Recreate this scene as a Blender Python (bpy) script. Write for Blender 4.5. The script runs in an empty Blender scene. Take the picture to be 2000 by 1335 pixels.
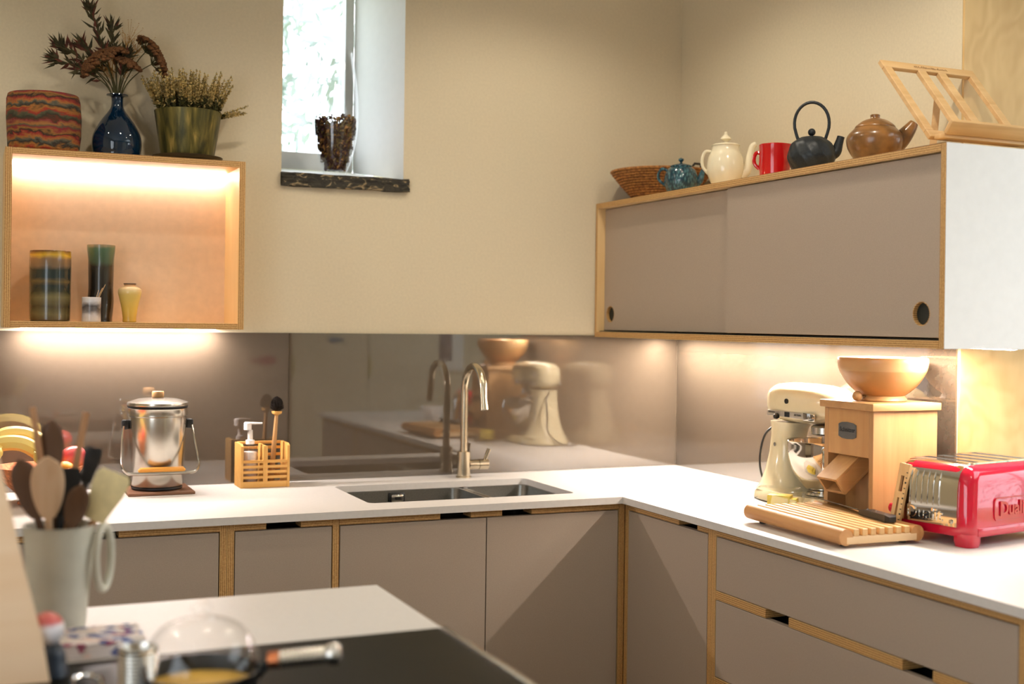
import bpy, bmesh, math, random
from mathutils import Vector, Matrix
from math import sin, cos, pi, radians, sqrt, atan2
random.seed(7)
S = bpy.context.scene
COL = S.collection

# ------------------------------------------------------------------ camera
cd = bpy.data.cameras.new('camera'); cam = bpy.data.objects.new('camera', cd); COL.objects.link(cam)
YAW, ROLL = 0.4172, 0.0129
fw = Vector((sin(YAW), cos(YAW), 0)); rt = Vector((cos(YAW), -sin(YAW), 0)); up = Vector((0, 0, 1))
r2 = rt * cos(ROLL) + up * sin(ROLL); u2 = -rt * sin(ROLL) + up * cos(ROLL)
CAM = Vector((-2.3913, -3.8865, 1.4287))
cam.matrix_world = Matrix(((r2.x, u2.x, -fw.x, CAM.x), (r2.y, u2.y, -fw.y, CAM.y), (r2.z, u2.z, -fw.z, CAM.z), (0, 0, 0, 1)))
cd.sensor_width = 36; cd.lens = 2399.23 * 36 / 2000; cd.shift_y = -39.07 / 2000
cd.clip_start = 0.05
cd.dof.use_dof = True; cd.dof.focus_distance = 3.35; cd.dof.aperture_fstop = 2.2
S.camera = cam
S.cycles.caustics_reflective = False; S.cycles.caustics_refractive = False; S.cycles.blur_glossy = .6

# ------------------------------------------------------------------ world, daylight, exposure
w = bpy.data.worlds.new('sky'); S.world = w; w.use_nodes = True
bg = w.node_tree.nodes['Background']; bg.inputs[0].default_value = (0.87, 0.94, 1.0, 1); bg.inputs[1].default_value = 6.6
S.view_settings.view_transform = 'Standard'; S.view_settings.look = 'None'; S.view_settings.gamma = 1
S.view_settings.exposure = -0.3; S.view_settings.use_curve_mapping = False

CEIL0 = 2.75
def portal(name, loc, rot, sx, sy):
    l = bpy.data.lights.new(name, 'AREA'); l.shape = 'RECTANGLE'; l.size = sx; l.size_y = sy
    l.cycles.is_portal = True
    o = bpy.data.objects.new(name, l); COL.objects.link(o); o.location = loc; o.rotation_euler = rot
portal('daylight_portal_garden', (2.78, -3.4, 1.35), (0, radians(90), 0), 2.1, 3.0)
portal('daylight_portal_roof', (1.4, -3.3, CEIL0 + .12), (0, 0, 0), 2.0, 2.2)  # guides sky light through the added rooflight
portal('daylight_portal_side', (-3.69, -3.8, 1.5), (0, radians(-90), 0), 1.8, 2.2)
portal('daylight_portal_slit', (-1.28, 0.33, 2.25), (radians(-90), 0, 0), 0.42, 0.75)
WARM = (1.0, 0.90, 0.74)
LED = (1.0, 0.90, 0.81)
SPOT_W = 44

# ------------------------------------------------------------------ materials
def lin(c):
    return tuple((x / 255 / 12.92) if x / 255 <= 0.04045 else ((x / 255 + 0.055) / 1.055) ** 2.4 for x in c) + (1,)
MC = {}
def newmat(name):
    m = bpy.data.materials.new(name); m.use_nodes = True
    return m, m.node_tree.nodes, m.node_tree.links, m.node_tree.nodes['Principled BSDF']
def coords(N, L, scale=(1, 1, 1), kind='Object'):
    t = N.new('ShaderNodeTexCoord'); mp = N.new('ShaderNodeMapping'); mp.inputs['Scale'].default_value = scale
    L.new(t.outputs[kind], mp.inputs[0]); return mp.outputs[0]
def ramp(N, L, fac, stops, interp='LINEAR'):
    r = N.new('ShaderNodeValToRGB'); r.color_ramp.interpolation = interp
    e = r.color_ramp.elements
    e[0].position = stops[0][0]; e[0].color = lin(stops[0][1]); e[1].position = stops[-1][0]; e[1].color = lin(stops[-1][1])
    for p, c in stops[1:-1]:
        q = e.new(p); q.color = lin(c)
    L.new(fac, r.inputs[0]); return r.outputs[0]
def bump(N, L, b, h, strength=.2, dist=.002):
    n = N.new('ShaderNodeBump'); n.inputs['Strength'].default_value = strength; n.inputs['Distance'].default_value = dist
    L.new(h, n.inputs['Height']); L.new(n.outputs[0], b.inputs['Normal'])
def noise(N, L, vec, scale=1, detail=4, dist=0):
    n = N.new('ShaderNodeTexNoise'); n.inputs['Scale'].default_value = scale; n.inputs['Detail'].default_value = detail
    n.inputs['Distortion'].default_value = dist; L.new(vec, n.inputs['Vector']); return n.outputs['Fac']
def mat(name, col, rough=.5, metal=0, var=.06, nscale=40, bmp=0, coat=0, spec=.5, ior=1.45, trans=0, aniso=0):
    if name in MC: return MC[name]
    m, N, L, b = newmat(name)
    b.inputs['Roughness'].default_value = rough; b.inputs['Metallic'].default_value = metal
    b.inputs['Coat Weight'].default_value = coat; b.inputs['Coat Roughness'].default_value = .03
    b.inputs['IOR'].default_value = ior; b.inputs['Specular IOR Level'].default_value = spec
    b.inputs['Transmission Weight'].default_value = trans
    f = noise(N, L, coords(N, L), nscale, 5)
    lo = tuple(max(0, x * (1 - var)) for x in col); hi = tuple(min(255, x * (1 + var)) for x in col)
    L.new(ramp(N, L, f, [(.3, lo), (.7, hi)]), b.inputs['Base Color'])
    if bmp: bump(N, L, b, f, bmp)
    MC[name] = m; return m
def wood(name, c1, c2, axis='x', fine=60, rough=.5, coat=0):
    if name in MC: return MC[name]
    m, N, L, b = newmat(name)
    sc = {'x': (2.2, fine, fine), 'y': (fine, 2.2, fine), 'z': (fine, fine, 2.2)}[axis]
    f = noise(N, L, coords(N, L, sc), 1, 6, .6)
    sc2 = tuple(s * .12 if s > 3 else s * .8 for s in sc)
    g = noise(N, L, coords(N, L, sc2), 1, 3, 1.5)
    mx = N.new('ShaderNodeMath'); mx.operation = 'ADD'; L.new(f, mx.inputs[0]); L.new(g, mx.inputs[1])
    hf = N.new('ShaderNodeMath'); hf.operation = 'MULTIPLY'; hf.inputs[1].default_value = .5; L.new(mx.outputs[0], hf.inputs[0])
    L.new(ramp(N, L, hf.outputs[0], [(.32, c1), (.68, c2)]), b.inputs['Base Color'])
    b.inputs['Roughness'].default_value = rough; b.inputs['Coat Weight'].default_value = coat
    bump(N, L, b, f, .08, .001)
    MC[name] = m; return m
def bands(name, axis, stops, rough=.4, coat=0, wob=.02, length=1.0, metal=0, offset=0, interp='LINEAR'):
    """horizontal colour bands along a local axis (glazes, felt, ply laminations)"""
    if name in MC: return MC[name]
    m, N, L, b = newmat(name)
    t = N.new('ShaderNodeTexCoord'); s = N.new('ShaderNodeSeparateXYZ'); L.new(t.outputs['Object'], s.inputs[0])
    f = noise(N, L, coords(N, L, (18, 18, 30)), 1, 4, .5)
    a = N.new('ShaderNodeMath'); a.operation = 'MULTIPLY_ADD'; a.inputs[1].default_value = wob; L.new(f, a.inputs[0]); L.new(s.outputs['xyz'.index(axis)], a.inputs[2])
    d = N.new('ShaderNodeMath'); d.operation = 'MULTIPLY_ADD'; d.inputs[1].default_value = 1 / length; d.inputs[2].default_value = offset - wob * .5 / length; L.new(a.outputs[0], d.inputs[0])
    L.new(ramp(N, L, d.outputs[0], stops, interp), b.inputs['Base Color'])
    b.inputs['Roughness'].default_value = rough; b.inputs['Coat Weight'].default_value = coat; b.inputs['Metallic'].default_value = metal
    MC[name] = m; return m
def ply_edge(axis):
    name = 'plywood edge laminations ' + axis
    if name in MC: return MC[name]
    m, N, L, b = newmat(name)
    t = N.new('ShaderNodeTexCoord'); s = N.new('ShaderNodeSeparateXYZ'); L.new(t.outputs['Object'], s.inputs[0])
    sn = N.new('ShaderNodeMath'); sn.operation = 'MULTIPLY'; sn.inputs[1].default_value = 2 * pi / .0052; L.new(s.outputs['xyz'.index(axis)], sn.inputs[0])
    si = N.new('ShaderNodeMath'); si.operation = 'SINE'; L.new(sn.outputs[0], si.inputs[0])
    f = noise(N, L, coords(N, L, (260, 260, 260)), 1, 2)
    ad = N.new('ShaderNodeMath'); ad.operation = 'MULTIPLY_ADD'; ad.inputs[1].default_value = .34; L.new(si.outputs[0], ad.inputs[0]); L.new(f, ad.inputs[2])
    L.new(ramp(N, L, ad.outputs[0], [(.2, (158, 112, 62)), (.78, (214, 172, 110))]), b.inputs['Base Color'])
    b.inputs['Roughness'].default_value = .5
    MC[name] = m; return m
def emis(name, col, strength):
    if name in MC: return MC[name]
    m, N, L, b = newmat(name)
    b.inputs['Base Color'].default_value = (.8, .8, .8, 1); b.inputs['Emission Color'].default_value = tuple(col) + (1,); b.inputs['Emission Strength'].default_value = strength
    MC[name] = m; return m
def thin_glass(name, tint=(1, 1, 1), ior=1.45, base=0.0):
    if name in MC: return MC[name]
    m, N, L, b = newmat(name); N.remove(b)
    tr = N.new('ShaderNodeBsdfTransparent'); tr.inputs[0].default_value = tint + (1,)
    gl = N.new('ShaderNodeBsdfGlossy'); gl.inputs['Roughness'].default_value = .02
    lw = N.new('ShaderNodeLayerWeight'); lw.inputs[0].default_value = .5
    pw = N.new('ShaderNodeMath'); pw.operation = 'POWER'; pw.inputs[1].default_value = 4; L.new(lw.outputs['Facing'], pw.inputs[0])
    fr = N.new('ShaderNodeMath'); fr.operation = 'MULTIPLY_ADD'; fr.inputs[1].default_value = .6; fr.inputs[2].default_value = .045; L.new(pw.outputs[0], fr.inputs[0])
    mx = N.new('ShaderNodeMixShader'); L.new(fr.outputs[0], mx.inputs[0]); L.new(tr.outputs[0], mx.inputs[1]); L.new(gl.outputs[0], mx.inputs[2])
    L.new(mx.outputs[0], N['Material Output'].inputs[0])
    MC[name] = m; return m

PAINT = mat('cream wall paint', (217, 204, 176), .75, var=.015, nscale=120, bmp=.05)
WHITE = mat('white paint', (238, 236, 230), .6, var=.01)
TAUPE = mat('taupe laminate', (170, 154, 138), .42, var=.02, nscale=300)
BIRCH = wood('birch veneer', (214, 176, 118), (234, 202, 150), 'z', 14, .45)
BIRCHH = wood('birch veneer horizontal', (220, 184, 128), (238, 208, 158), 'x', 14, .45)
BIRCHY = wood('birch veneer along y', (220, 184, 128), (238, 208, 158), 'y', 14, .45)
m_, N_, L_, b_ = newmat('birch panel figured'); BIRCHP = m_
f_ = noise(N_, L_, coords(N_, L_, (2.6, 2.6, 1.1)), 1, 3, 1.2)
s1 = N_.new('ShaderNodeMath'); s1.operation = 'MULTIPLY'; s1.inputs[1].default_value = 70; L_.new(f_, s1.inputs[0])
s2 = N_.new('ShaderNodeMath'); s2.operation = 'SINE'; L_.new(s1.outputs[0], s2.inputs[0])
s3 = N_.new('ShaderNodeMath'); s3.operation = 'MULTIPLY_ADD'; s3.inputs[1].default_value = .09; L_.new(s2.outputs[0], s3.inputs[0])
L_.new(noise(N_, L_, coords(N_, L_, (9, 9, 2)), 1, 4, .5), s3.inputs[2])
L_.new(ramp(N_, L_, s3.outputs[0], [(.15, (192, 152, 92)), (.85, (224, 190, 132))]), b_.inputs['Base Color']); b_.inputs['Roughness'].default_value = .5
WORKTOP = mat('white quartz worktop', (209, 203, 197), .4, var=.012, nscale=90)
STEEL = mat('brushed steel', (200, 196, 188), .25, 1, var=.03)
CHROME = mat('chrome', (232, 230, 226), .06, 1, var=.01)
NICKEL = mat('brushed nickel', (205, 192, 168), .24, 1, var=.03)
BLACK = mat('black plastic', (18, 18, 18), .4)
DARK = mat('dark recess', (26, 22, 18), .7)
BEECH = wood('beech wood', (190, 144, 88), (212, 170, 114), 'y', 50, .45)
BEECHZ = wood('beech wood vertical', (168, 124, 76), (192, 149, 98), 'z', 46, .45)
BEECHX = wood('beech wood along x', (172, 128, 78), (196, 153, 101), 'x', 46, .45)
BAMBOO = wood('bamboo', (206, 150, 74), (226, 176, 100), 'x', 60, .5)
OAK = wood('oak wood', (190, 142, 88), (216, 176, 122), 'x', 50, .55)
WALNUT = wood('walnut wood', (92, 58, 36), (128, 86, 56), 'x', 40, .5)
RED = mat('red enamel', (196, 18, 48), .12, var=.01, coat=.6)
GLASS = thin_glass('clear glass')
SPLASH = mat('taupe back-painted glass', (80, 69, 57), .02, var=.01, ior=2.2, spec=.5)

# ------------------------------------------------------------------ mesh helpers
class MB:
    def __init__(s): s.v = []; s.f = []; s.m = []
    def add(s, vs, fs, m=0):
        o = len(s.v); s.v += [Vector(v) for v in vs]; s.f += [tuple(i + o for i in f) for f in fs]; s.m += [m] * len(fs); return s
    def bm(s, bm, m=0):
        bm.verts.ensure_lookup_table(); bm.verts.index_update()
        return s.add([v.co.copy() for v in bm.verts], [[v.index for v in f.verts] for f in bm.faces], m)
    def box(s, lo, hi, m=0, bev=0, seg=2):
        lo, hi = [min(a, b) for a, b in zip(lo, hi)], [max(a, b) for a, b in zip(lo, hi)]
        if bev:
            b = bmesh.new(); bmesh.ops.create_cube(b, size=1)
            for v in b.verts: v.co = Vector([lo[i] + (v.co[i] + .5) * (hi[i] - lo[i]) for i in range(3)])
            bmesh.ops.bevel(b, geom=b.edges[:], offset=bev, segments=seg, profile=.5, affect='EDGES')
            s.bm(b, m); b.free(); return s
        x0, y0, z0 = lo; x1, y1, z1 = hi
        return s.add([(x0, y0, z0), (x1, y0, z0), (x1, y1, z0), (x0, y1, z0), (x0, y0, z1), (x1, y0, z1), (x1, y1, z1), (x0, y1, z1)],
                     [(3, 2, 1, 0), (4, 5, 6, 7), (0, 1, 5, 4), (1, 2, 6, 5), (2, 3, 7, 6), (3, 0, 4, 7)], m)
    def ply(s, lo, hi, axis):
        """board: faces across the thin axis get slot 0, the others (edges) slot 1"""
        s.box(lo, hi); i = 'xyz'.index(axis)
        for k, n in enumerate((2, 2, 1, 0, 1, 0)):
            s.m[len(s.m) - 6 + k] = 0 if n == i else 1
        return s
    def lathe(s, prof, seg=32, c=(0, 0, 0), m=0, sx=1, sy=1, wob=None):
        vs = []; fs = []; rings = []
        for r, z in prof:
            if r <= 1e-6: rings.append([len(vs)]); vs.append((c[0], c[1], c[2] + z))
            else:
                rings.append(list(range(len(vs), len(vs) + seg)))
                for k in range(seg):
                    a = 2 * pi * k / seg; q = r * (wob(a, z) if wob else 1)
                    vs.append((c[0] + q * cos(a) * sx, c[1] + q * sin(a) * sy, c[2] + z))
        for A, B in zip(rings, rings[1:]):
            for k in range(seg):
                k2 = (k + 1) % seg
                if len(A) == 1 and len(B) == 1: continue
                if len(A) == 1: fs.append((A[0], B[k2], B[k]))
                elif len(B) == 1: fs.append((A[k], A[k2], B[0]))
                else: fs.append((A[k], A[k2], B[k2], B[k]))
        return s.add(vs, fs, m)
    def loft(s, rings, m=0, caps=True, closed=False):
        n = len(rings[0]); vs = [p for r in rings for p in r]; fs = []
        R = len(rings)
        for i in range(R if closed else R - 1):
            for k in range(n):
                k2 = (k + 1) % n; j = (i + 1) % R
                fs.append((i * n + k, i * n + k2, j * n + k2, j * n + k))
        if caps and not closed:
            fs.append(tuple(range(n - 1, -1, -1))); fs.append(tuple((R - 1) * n + k for k in range(n)))
        return s.add(vs, fs, m)
    def tube(s, pts, r, seg=10, m=0, flat=1, closed=False, upv=None):
        pts = [Vector(p) for p in pts]; n = len(pts)
        rr = r if isinstance(r, (list, tuple)) else [r] * n
        rings = []; pu = None
        for i, p in enumerate(pts):
            a = pts[(i - 1) % n] if (closed or i > 0) else p; b = pts[(i + 1) % n] if (closed or i < n - 1) else p
            t = (b - a).normalized()
            if pu is None:
                pu = Vector(upv) if upv else (Vector((0, 0, 1)) if abs(t.z) < .9 else Vector((1, 0, 0)))
            u = (pu - t * pu.dot(t)).normalized(); pu = u; v = t.cross(u)
            rings.append([p + (u * cos(2 * pi * k / seg) * flat + v * sin(2 * pi * k / seg)) * rr[i] for k in range(seg)])
        return s.loft(rings, m, True, closed)
    def prism(s, poly, a0, a1, axis='z', m=0):
        """polygon in the plane of the other two axes (in xyz order), extruded along axis"""
        def P(p, h):
            return {'z': (p[0], p[1], h), 'y': (p[0], h, p[1]), 'x': (h, p[0], p[1])}[axis]
        b = bmesh.new(); vs = [b.verts.new(P(p, a0)) for p in poly]; f = b.faces.new(vs)
        e = bmesh.ops.extrude_face_region(b, geom=[f])
        d = {'z': (0, 0, a1 - a0), 'y': (0, a1 - a0, 0), 'x': (a1 - a0, 0, 0)}[axis]
        bmesh.ops.translate(b, vec=d, verts=[x for x in e['geom'] if isinstance(x, bmesh.types.BMVert)])
        bmesh.ops.recalc_face_normals(b, faces=b.faces[:]); s.bm(b, m); b.free(); return s
    def holed(s, outer, holes, a0, a1, axis='z', m=0):
        def P(p, h):
            return {'z': (p[0], p[1], h), 'y': (p[0], h, p[1]), 'x': (h, p[0], p[1])}[axis]
        b = bmesh.new(); es = []
        for lp in [outer] + holes:
            vs = [b.verts.new(P(p, a0)) for p in lp]
            es += [b.edges.new((vs[i], vs[(i + 1) % len(vs)])) for i in range(len(vs))]
        bmesh.ops.triangle_fill(b, use_beauty=True, use_dissolve=False, edges=es)
        e = bmesh.ops.extrude_face_region(b, geom=b.faces[:])
        d = {'z': (0, 0, a1 - a0), 'y': (0, a1 - a0, 0), 'x': (a1 - a0, 0, 0)}[axis]
        bmesh.ops.translate(b, vec=d, verts=[x for x in e['geom'] if isinstance(x, bmesh.types.BMVert)])
        bmesh.ops.recalc_face_normals(b, faces=b.faces[:]); s.bm(b, m); b.free(); return s
    def ball(s, c, r, seg=16, m=0, sz=1):
        n = seg // 2
        return s.lathe([(r * sin(pi * i / n) if 0 < i < n else 0, -r * sz * cos(pi * i / n)) for i in range(n + 1)], seg, c, m)
    def xf(s, M, start=0):
        for i in range(start, len(s.v)): s.v[i] = M @ s.v[i]
        return s
    def build(s, name, mats, parent=None, world=False, smooth=35, at=None):
        if not isinstance(mats, (list, tuple)): mats = [mats]
        me = bpy.data.meshes.new(name); off = Vector((0, 0, 0))
        if parent and world: off = abspos(parent)
        if at: off = Vector(at)
        me.from_pydata([v - off for v in s.v], [], s.f)
        for x in mats: me.materials.append(x)
        me.polygons.foreach_set('material_index', s.m)
        if smooth:
            me.polygons.foreach_set('use_smooth', [True] * len(me.polygons)); me.set_sharp_from_angle(angle=radians(smooth))
        me.update()
        o = bpy.data.objects.new(name, me); COL.objects.link(o)
        if parent: o.parent = parent
        elif at: o.location = at
        return o
def abspos(o):
    p = Vector((0, 0, 0))
    while o: p = p + o.location; o = o.parent
    return p
def tag(o, label=None, cat=None, group=None, kind=None):
    if label: o['label'] = label
    if cat: o['category'] = cat
    if group: o['group'] = group
    if kind: o['kind'] = kind
    return o
def thing(name, label, cat, loc=(0, 0, 0), rz=0, group=None, kind=None):
    o = bpy.data.objects.new(name, None); COL.objects.link(o); o.empty_display_size = .05
    o.location = loc; o.rotation_euler = (0, 0, rz); tag(o, label, cat, group, kind); return o
def struct(name, mb, m, label=None, **k):
    o = mb.build(name, m, **k); o['kind'] = 'structure'
    if label: o['label'] = label
    return o
def text(body, size, depth, m, parent, M, name='lettering', bold=0):
    c = bpy.data.curves.new('t', 'FONT'); c.body = body; c.size = size; c.extrude = depth; c.offset = bold
    c.align_x = 'CENTER'; c.align_y = 'CENTER'
    o = bpy.data.objects.new('t', c); COL.objects.link(o)
    dg = bpy.context.evaluated_depsgraph_get(); me = bpy.data.meshes.new_from_object(o.evaluated_get(dg))
    bpy.data.objects.remove(o); bpy.data.curves.remove(c)
    me.transform(M); me.materials.clear(); me.materials.append(m)
    q = bpy.data.objects.new(name, me); COL.objects.link(q); q.parent = parent; return q
def rrect(x0, y0, x1, y1, r, n=5):
    pts = []
    for cx, cy, a in ((x1 - r, y1 - r, 0), (x0 + r, y1 - r, 90), (x0 + r, y0 + r, 180), (x1 - r, y0 + r, 270)):
        pts += [(cx + r * cos(radians(a + 90 * i / n)), cy + r * sin(radians(a + 90 * i / n))) for i in range(n + 1)]
    return pts
def arc(c, r, a0, a1, n, plane='xz'):
    o = []
    for i in range(n + 1):
        a = radians(a0 + (a1 - a0) * i / n); u, v = r * cos(a), r * sin(a)
        o.append({'xz': (c[0] + u, c[1], c[2] + v), 'yz': (c[0], c[1] + u, c[2] + v), 'xy': (c[0] + u, c[1] + v, c[2])}[plane])
    return o
def spline(pts, n=6):
    pts = [Vector(p) for p in pts]; o = []
    for i in range(len(pts) - 1):
        p0 = pts[max(i - 1, 0)]; p1 = pts[i]; p2 = pts[i + 1]; p3 = pts[min(i + 2, len(pts) - 1)]
        for k in range(n):
            t = k / n
            o.append(.5 * ((2 * p1) + (p2 - p0) * t + (2 * p0 - 5 * p1 + 4 * p2 - p3) * t * t + (3 * p1 - p0 - 3 * p2 + p3) * t ** 3))
    return o + [pts[-1]]
def sprof(pts, n=5):
    return [(max(p[0], 0), p[2]) for p in [Vector(q) for q in spline([(r, 0, z) for r, z in pts], n)]]

# ------------------------------------------------------------------ room shell
H = .91; D = .6633; DR = .5933; CEIL = 2.75
struct('floor', MB().box((-3.7, -5.6, -.1), (3.0, .4, 0)), wood('dark oak floor', (74, 56, 40), (98, 76, 54), 'x', 20, .5))
ce = MB().box((-3.7, -5.6, CEIL), (.4, .4, CEIL + .1)).box((2.4, -5.6, CEIL), (3.0, .4, CEIL + .1)).box((.4, -5.6, CEIL), (2.4, -4.4, CEIL + .1)).box((.4, -2.2, CEIL), (2.4, .4, CEIL + .1))
struct('ceiling', ce, WHITE, smooth=0)
w3 = thing('added_rooflight', 'added glazed rooflight brightening the next room', None, (1.4, -3.3, CEIL), kind='structure')  # invented rooflight, added to brighten the rear cupboards mirrored in the splashback
MB().box((.4, -4.4, CEIL + .06), (2.4, -2.2, CEIL + .066)).build('pane', GLASS, w3, True, smooth=0)
MB().box((1.37, -4.4, CEIL + .07), (1.43, -2.2, CEIL + .1)).build('glazing_bar', WHITE, w3, True, smooth=0)
WL, WR, WB, WT = -1.481, -1.071, 1.897, 2.62
wb = MB()
wb.box((-3.7, 0, 0), (WL, .34, CEIL)).box((WR, 0, 0), (.0, .34, CEIL)).box((WL, 0, 0), (WR, .34, WB - .042)).box((WL, 0, WT), (WR, .34, CEIL))
struct('wall_back', wb, PAINT, smooth=0)
struct('wall_right', MB().box((0, -1.4, 0), (.25, .34, CEIL)), PAINT, smooth=0)
wl_ = MB().box((-3.8, -5.6, 0), (-3.7, -4.9, CEIL)).box((-3.8, -2.7, 0), (-3.7, .34, CEIL)).box((-3.8, -4.9, 0), (-3.7, -2.7, .6)).box((-3.8, -4.9, 2.4), (-3.7, -2.7, CEIL))
struct('wall_left', wl_, PAINT, smooth=0)
w4 = thing('window_4', 'casement window in the left wall', None, (-3.75, -3.8, .6), kind='structure')
MB().box((-3.78, -4.9, .6), (-3.72, -2.7, .65)).box((-3.78, -4.9, 2.35), (-3.72, -2.7, 2.4)).box((-3.78, -4.9, .65), (-3.72, -4.85, 2.35)).box((-3.78, -2.75, .65), (-3.72, -2.7, 2.35)).box((-3.78, -3.83, .65), (-3.72, -3.77, 2.35)).build('window_frame', WHITE, w4, True, smooth=0)
for a_, b_ in ((-4.85, -3.83), (-3.77, -2.75)): MB().box((-3.752, a_, .65), (-3.748, b_, 2.35)).build('pane', GLASS, w4, True, smooth=0)
struct('wall_rear', MB().box((-3.7, -5.7, 0), (3.0, -5.6, CEIL)), PAINT, smooth=0)
g = MB()  # garden-room wall with a wide window opening
g.box((2.8, -5.6, 0), (3.0, -4.9, CEIL)).box((2.8, -1.9, 0), (3.0, .34, CEIL)).box((2.8, -4.9, 0), (3.0, -1.9, .3)).box((2.8, -4.9, 2.4), (3.0, -1.9, CEIL))
struct('wall_garden', g, PAINT, smooth=0)
struct('wall_partition', MB().box((.25, -1.4, 0), (2.8, -1.2, CEIL)), PAINT, smooth=0)
t1 = struct('trim_1', MB().box((0.0005, -1.408, H + .001), (.62, -1.4005, CEIL - .001)), BIRCHP, 'tall birch plywood panel facing the room beside the wall cabinet', smooth=0)
# slit window
w1 = thing('window_1', 'deep narrow window slit over the sink', None, (-1.28, 0, WB), kind='structure')
rv = MB()
rv.add([(WR, 0, WB), (WR - .086, .3, WB + .048), (WR - .086, .3, WT), (WR, 0, WT)], [(0, 1, 2, 3)])
rv.add([(WL, 0, WB), (WL + .0, .3, WB + .048), (WL + .0, .3, WT), (WL, 0, WT)], [(3, 2, 1, 0)])
rv.add([(WL, .05, WB + .003), (WR, .05, WB + .003), (WR - .086, .3, WB + .048), (WL, .3, WB + .048)], [(0, 1, 2, 3)])
rv.build('reveal_lining', mat('bright white reveal paint', (248, 249, 246), .6, var=.005), w1, True, smooth=0)
fx0, fx1, fz0, fz1 = WL, WR - .086, WB + .048, WT
fr = MB().box((fx0, .3, fz0), (fx1, .345, fz0 + .062), 0, .004).box((fx1 - .032, .3, fz0 + .062), (fx1, .345, fz1), 0, .004).box((fx0 - .03, .3, fz0 + .062), (fx0 + .005, .345, fz1), 0, .004)
fr.build('window_frame', mat('white window frame', (225, 228, 228), .4, var=.01), w1, True)
MB().box((fx0, .32, fz0 + .05), (fx1, .324, fz1)).build('pane', GLASS, w1, True, smooth=0)
# garden window
w2 = thing('window_2', 'wide garden window in the next room', None, (2.9, -3.4, .3), kind='structure')
f2 = MB()
for y in (-4.9, -3.92, -2.92, -1.95): f2.box((2.87, y, .3), (2.93, y + .05, 2.4))
f2.box((2.87, -4.9, .3), (2.93, -1.9, .35)).box((2.87, -4.9, 2.35), (2.93, -1.9, 2.4))
f2.build('window_frame', MC['white window frame'], w2, True)
for a, b in ((-4.85, -3.92), (-3.87, -2.92), (-2.87, -1.95)):
    MB().box((2.898, a, .35), (2.902, b, 2.35)).build('pane', GLASS, w2, True, smooth=0)
# stone sill
b = bmesh.new(); bmesh.ops.create_cube(b, size=1); bmesh.ops.subdivide_edges(b, edges=b.edges[:], cuts=9, use_grid_fill=True)
rs = random.Random(3)
for v in b.verts:
    x, y, z = v.co; e = .0025
    v.co = Vector((-1.269 + x * .428 + rs.uniform(-e, e), .014 + y * .064 + rs.uniform(-e, e), 1.8755 + z * .042 + rs.uniform(-e, e)))
sl = MB().bm(b); b.free()
m, N, L, bs = newmat('dark rough slate'); MC['slate'] = m
f = noise(N, L, coords(N, L, (30, 30, 60)), 1, 8, 1.2)
L.new(ramp(N, L, f, [(.35, (34, 31, 24)), (.56, (60, 54, 42)), (.63, (150, 130, 96))]), bs.inputs['Base Color']); bs.inputs['Roughness'].default_value = .75
bump(N, L, bs, f, .8, .006)
tag(sl.build('window_sill', MC['slate'], at=(-1.269, .014, 1.8545)), 'rough dark slate sill slab under the narrow window', 'sill')

# outside: bushes and lawn seen through the windows
tag(MB().box((-8, .5, -.3), (12, 14, -.2)).box((3.2, -14, -.3), (14, .5, -.2)).build('lawn', mat('grass green', (120, 140, 96), .8, var=.3, nscale=6)), 'green lawn outside the windows', 'lawn', kind='stuff')
def bush(name, c, r, n, seed, label):
    rs = random.Random(seed); q = MB()
    for i in range(n):
        d = Vector((rs.gauss(0, 1), rs.gauss(0, 1), rs.gauss(0, 1))).normalized() * (rs.random() ** .4)
        p = Vector((c[0] + d.x * r[0], c[1] + d.y * r[1], c[2] + d.z * r[2]))
        a = Vector((rs.gauss(0, 1), rs.gauss(0, 1), rs.gauss(0, 1))).normalized(); bb = a.orthogonal().normalized(); sz = rs.uniform(.04, .09)
        q.add([p - a * sz, p + bb * sz * .4, p + a * sz, p - bb * sz * .4], [(0, 1, 2, 3)])
    return tag(q.build(name, mat('bush leaf', (150, 162, 156), .6, var=.2, nscale=3), smooth=0), label, 'bush', kind='stuff')
bush('garden_bush', (-.9, 2.9, 3.0), (1.1, .7, 1.3), 1500, 2, 'pale sunlit foliage outside the narrow window')
bush('garden_shrub', (6.2, -3.6, 1.45), (.8, 2.8, 1.4), 1500, 5, 'green shrubs outside the garden window')

# ------------------------------------------------------------------ ceiling downlights
def downlight(x, y, z_aim, rad, energy, label):
    t = thing('ceiling_downlight', label, 'downlight', (x, y, CEIL - .012), group='recessed ceiling downlights')
    MB().lathe([(.03, .010), (.032, 0), (.045, 0), (.047, .006), (.047, .0115)], 24).build('trim_ring', WHITE, t)
    MB().lathe([(0, .010), (.031, .010)], 24).build('lens', emis('downlight lens', WARM, 8), t)
    l = bpy.data.lights.new('downlight_lamp', 'SPOT'); l.energy = energy; l.color = WARM; l.spot_size = radians(150); l.spot_blend = .5; l.shadow_soft_size = .03
    o = bpy.data.objects.new('downlight_lamp', l); COL.objects.link(o); o.parent = t; o.location = (0, 0, -.01)
for x, y, e, lb in ((-2.85, -.85, .5, 'above the open shelf'), (-1.75, -1.15, .5, 'in front of the narrow window'), (-.72, -.72, .44, 'by the inner corner'), (-.62, -1.75, .62, 'over the drawer run'),
                    (-2.75, -3.1, .3, 'above the hob island'), (-.5, -3.5, .5, 'near the tall cupboards')):
    downlight(x, y, 0, 0, SPOT_W * e, 'white ceiling downlight ' + lb)

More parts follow.
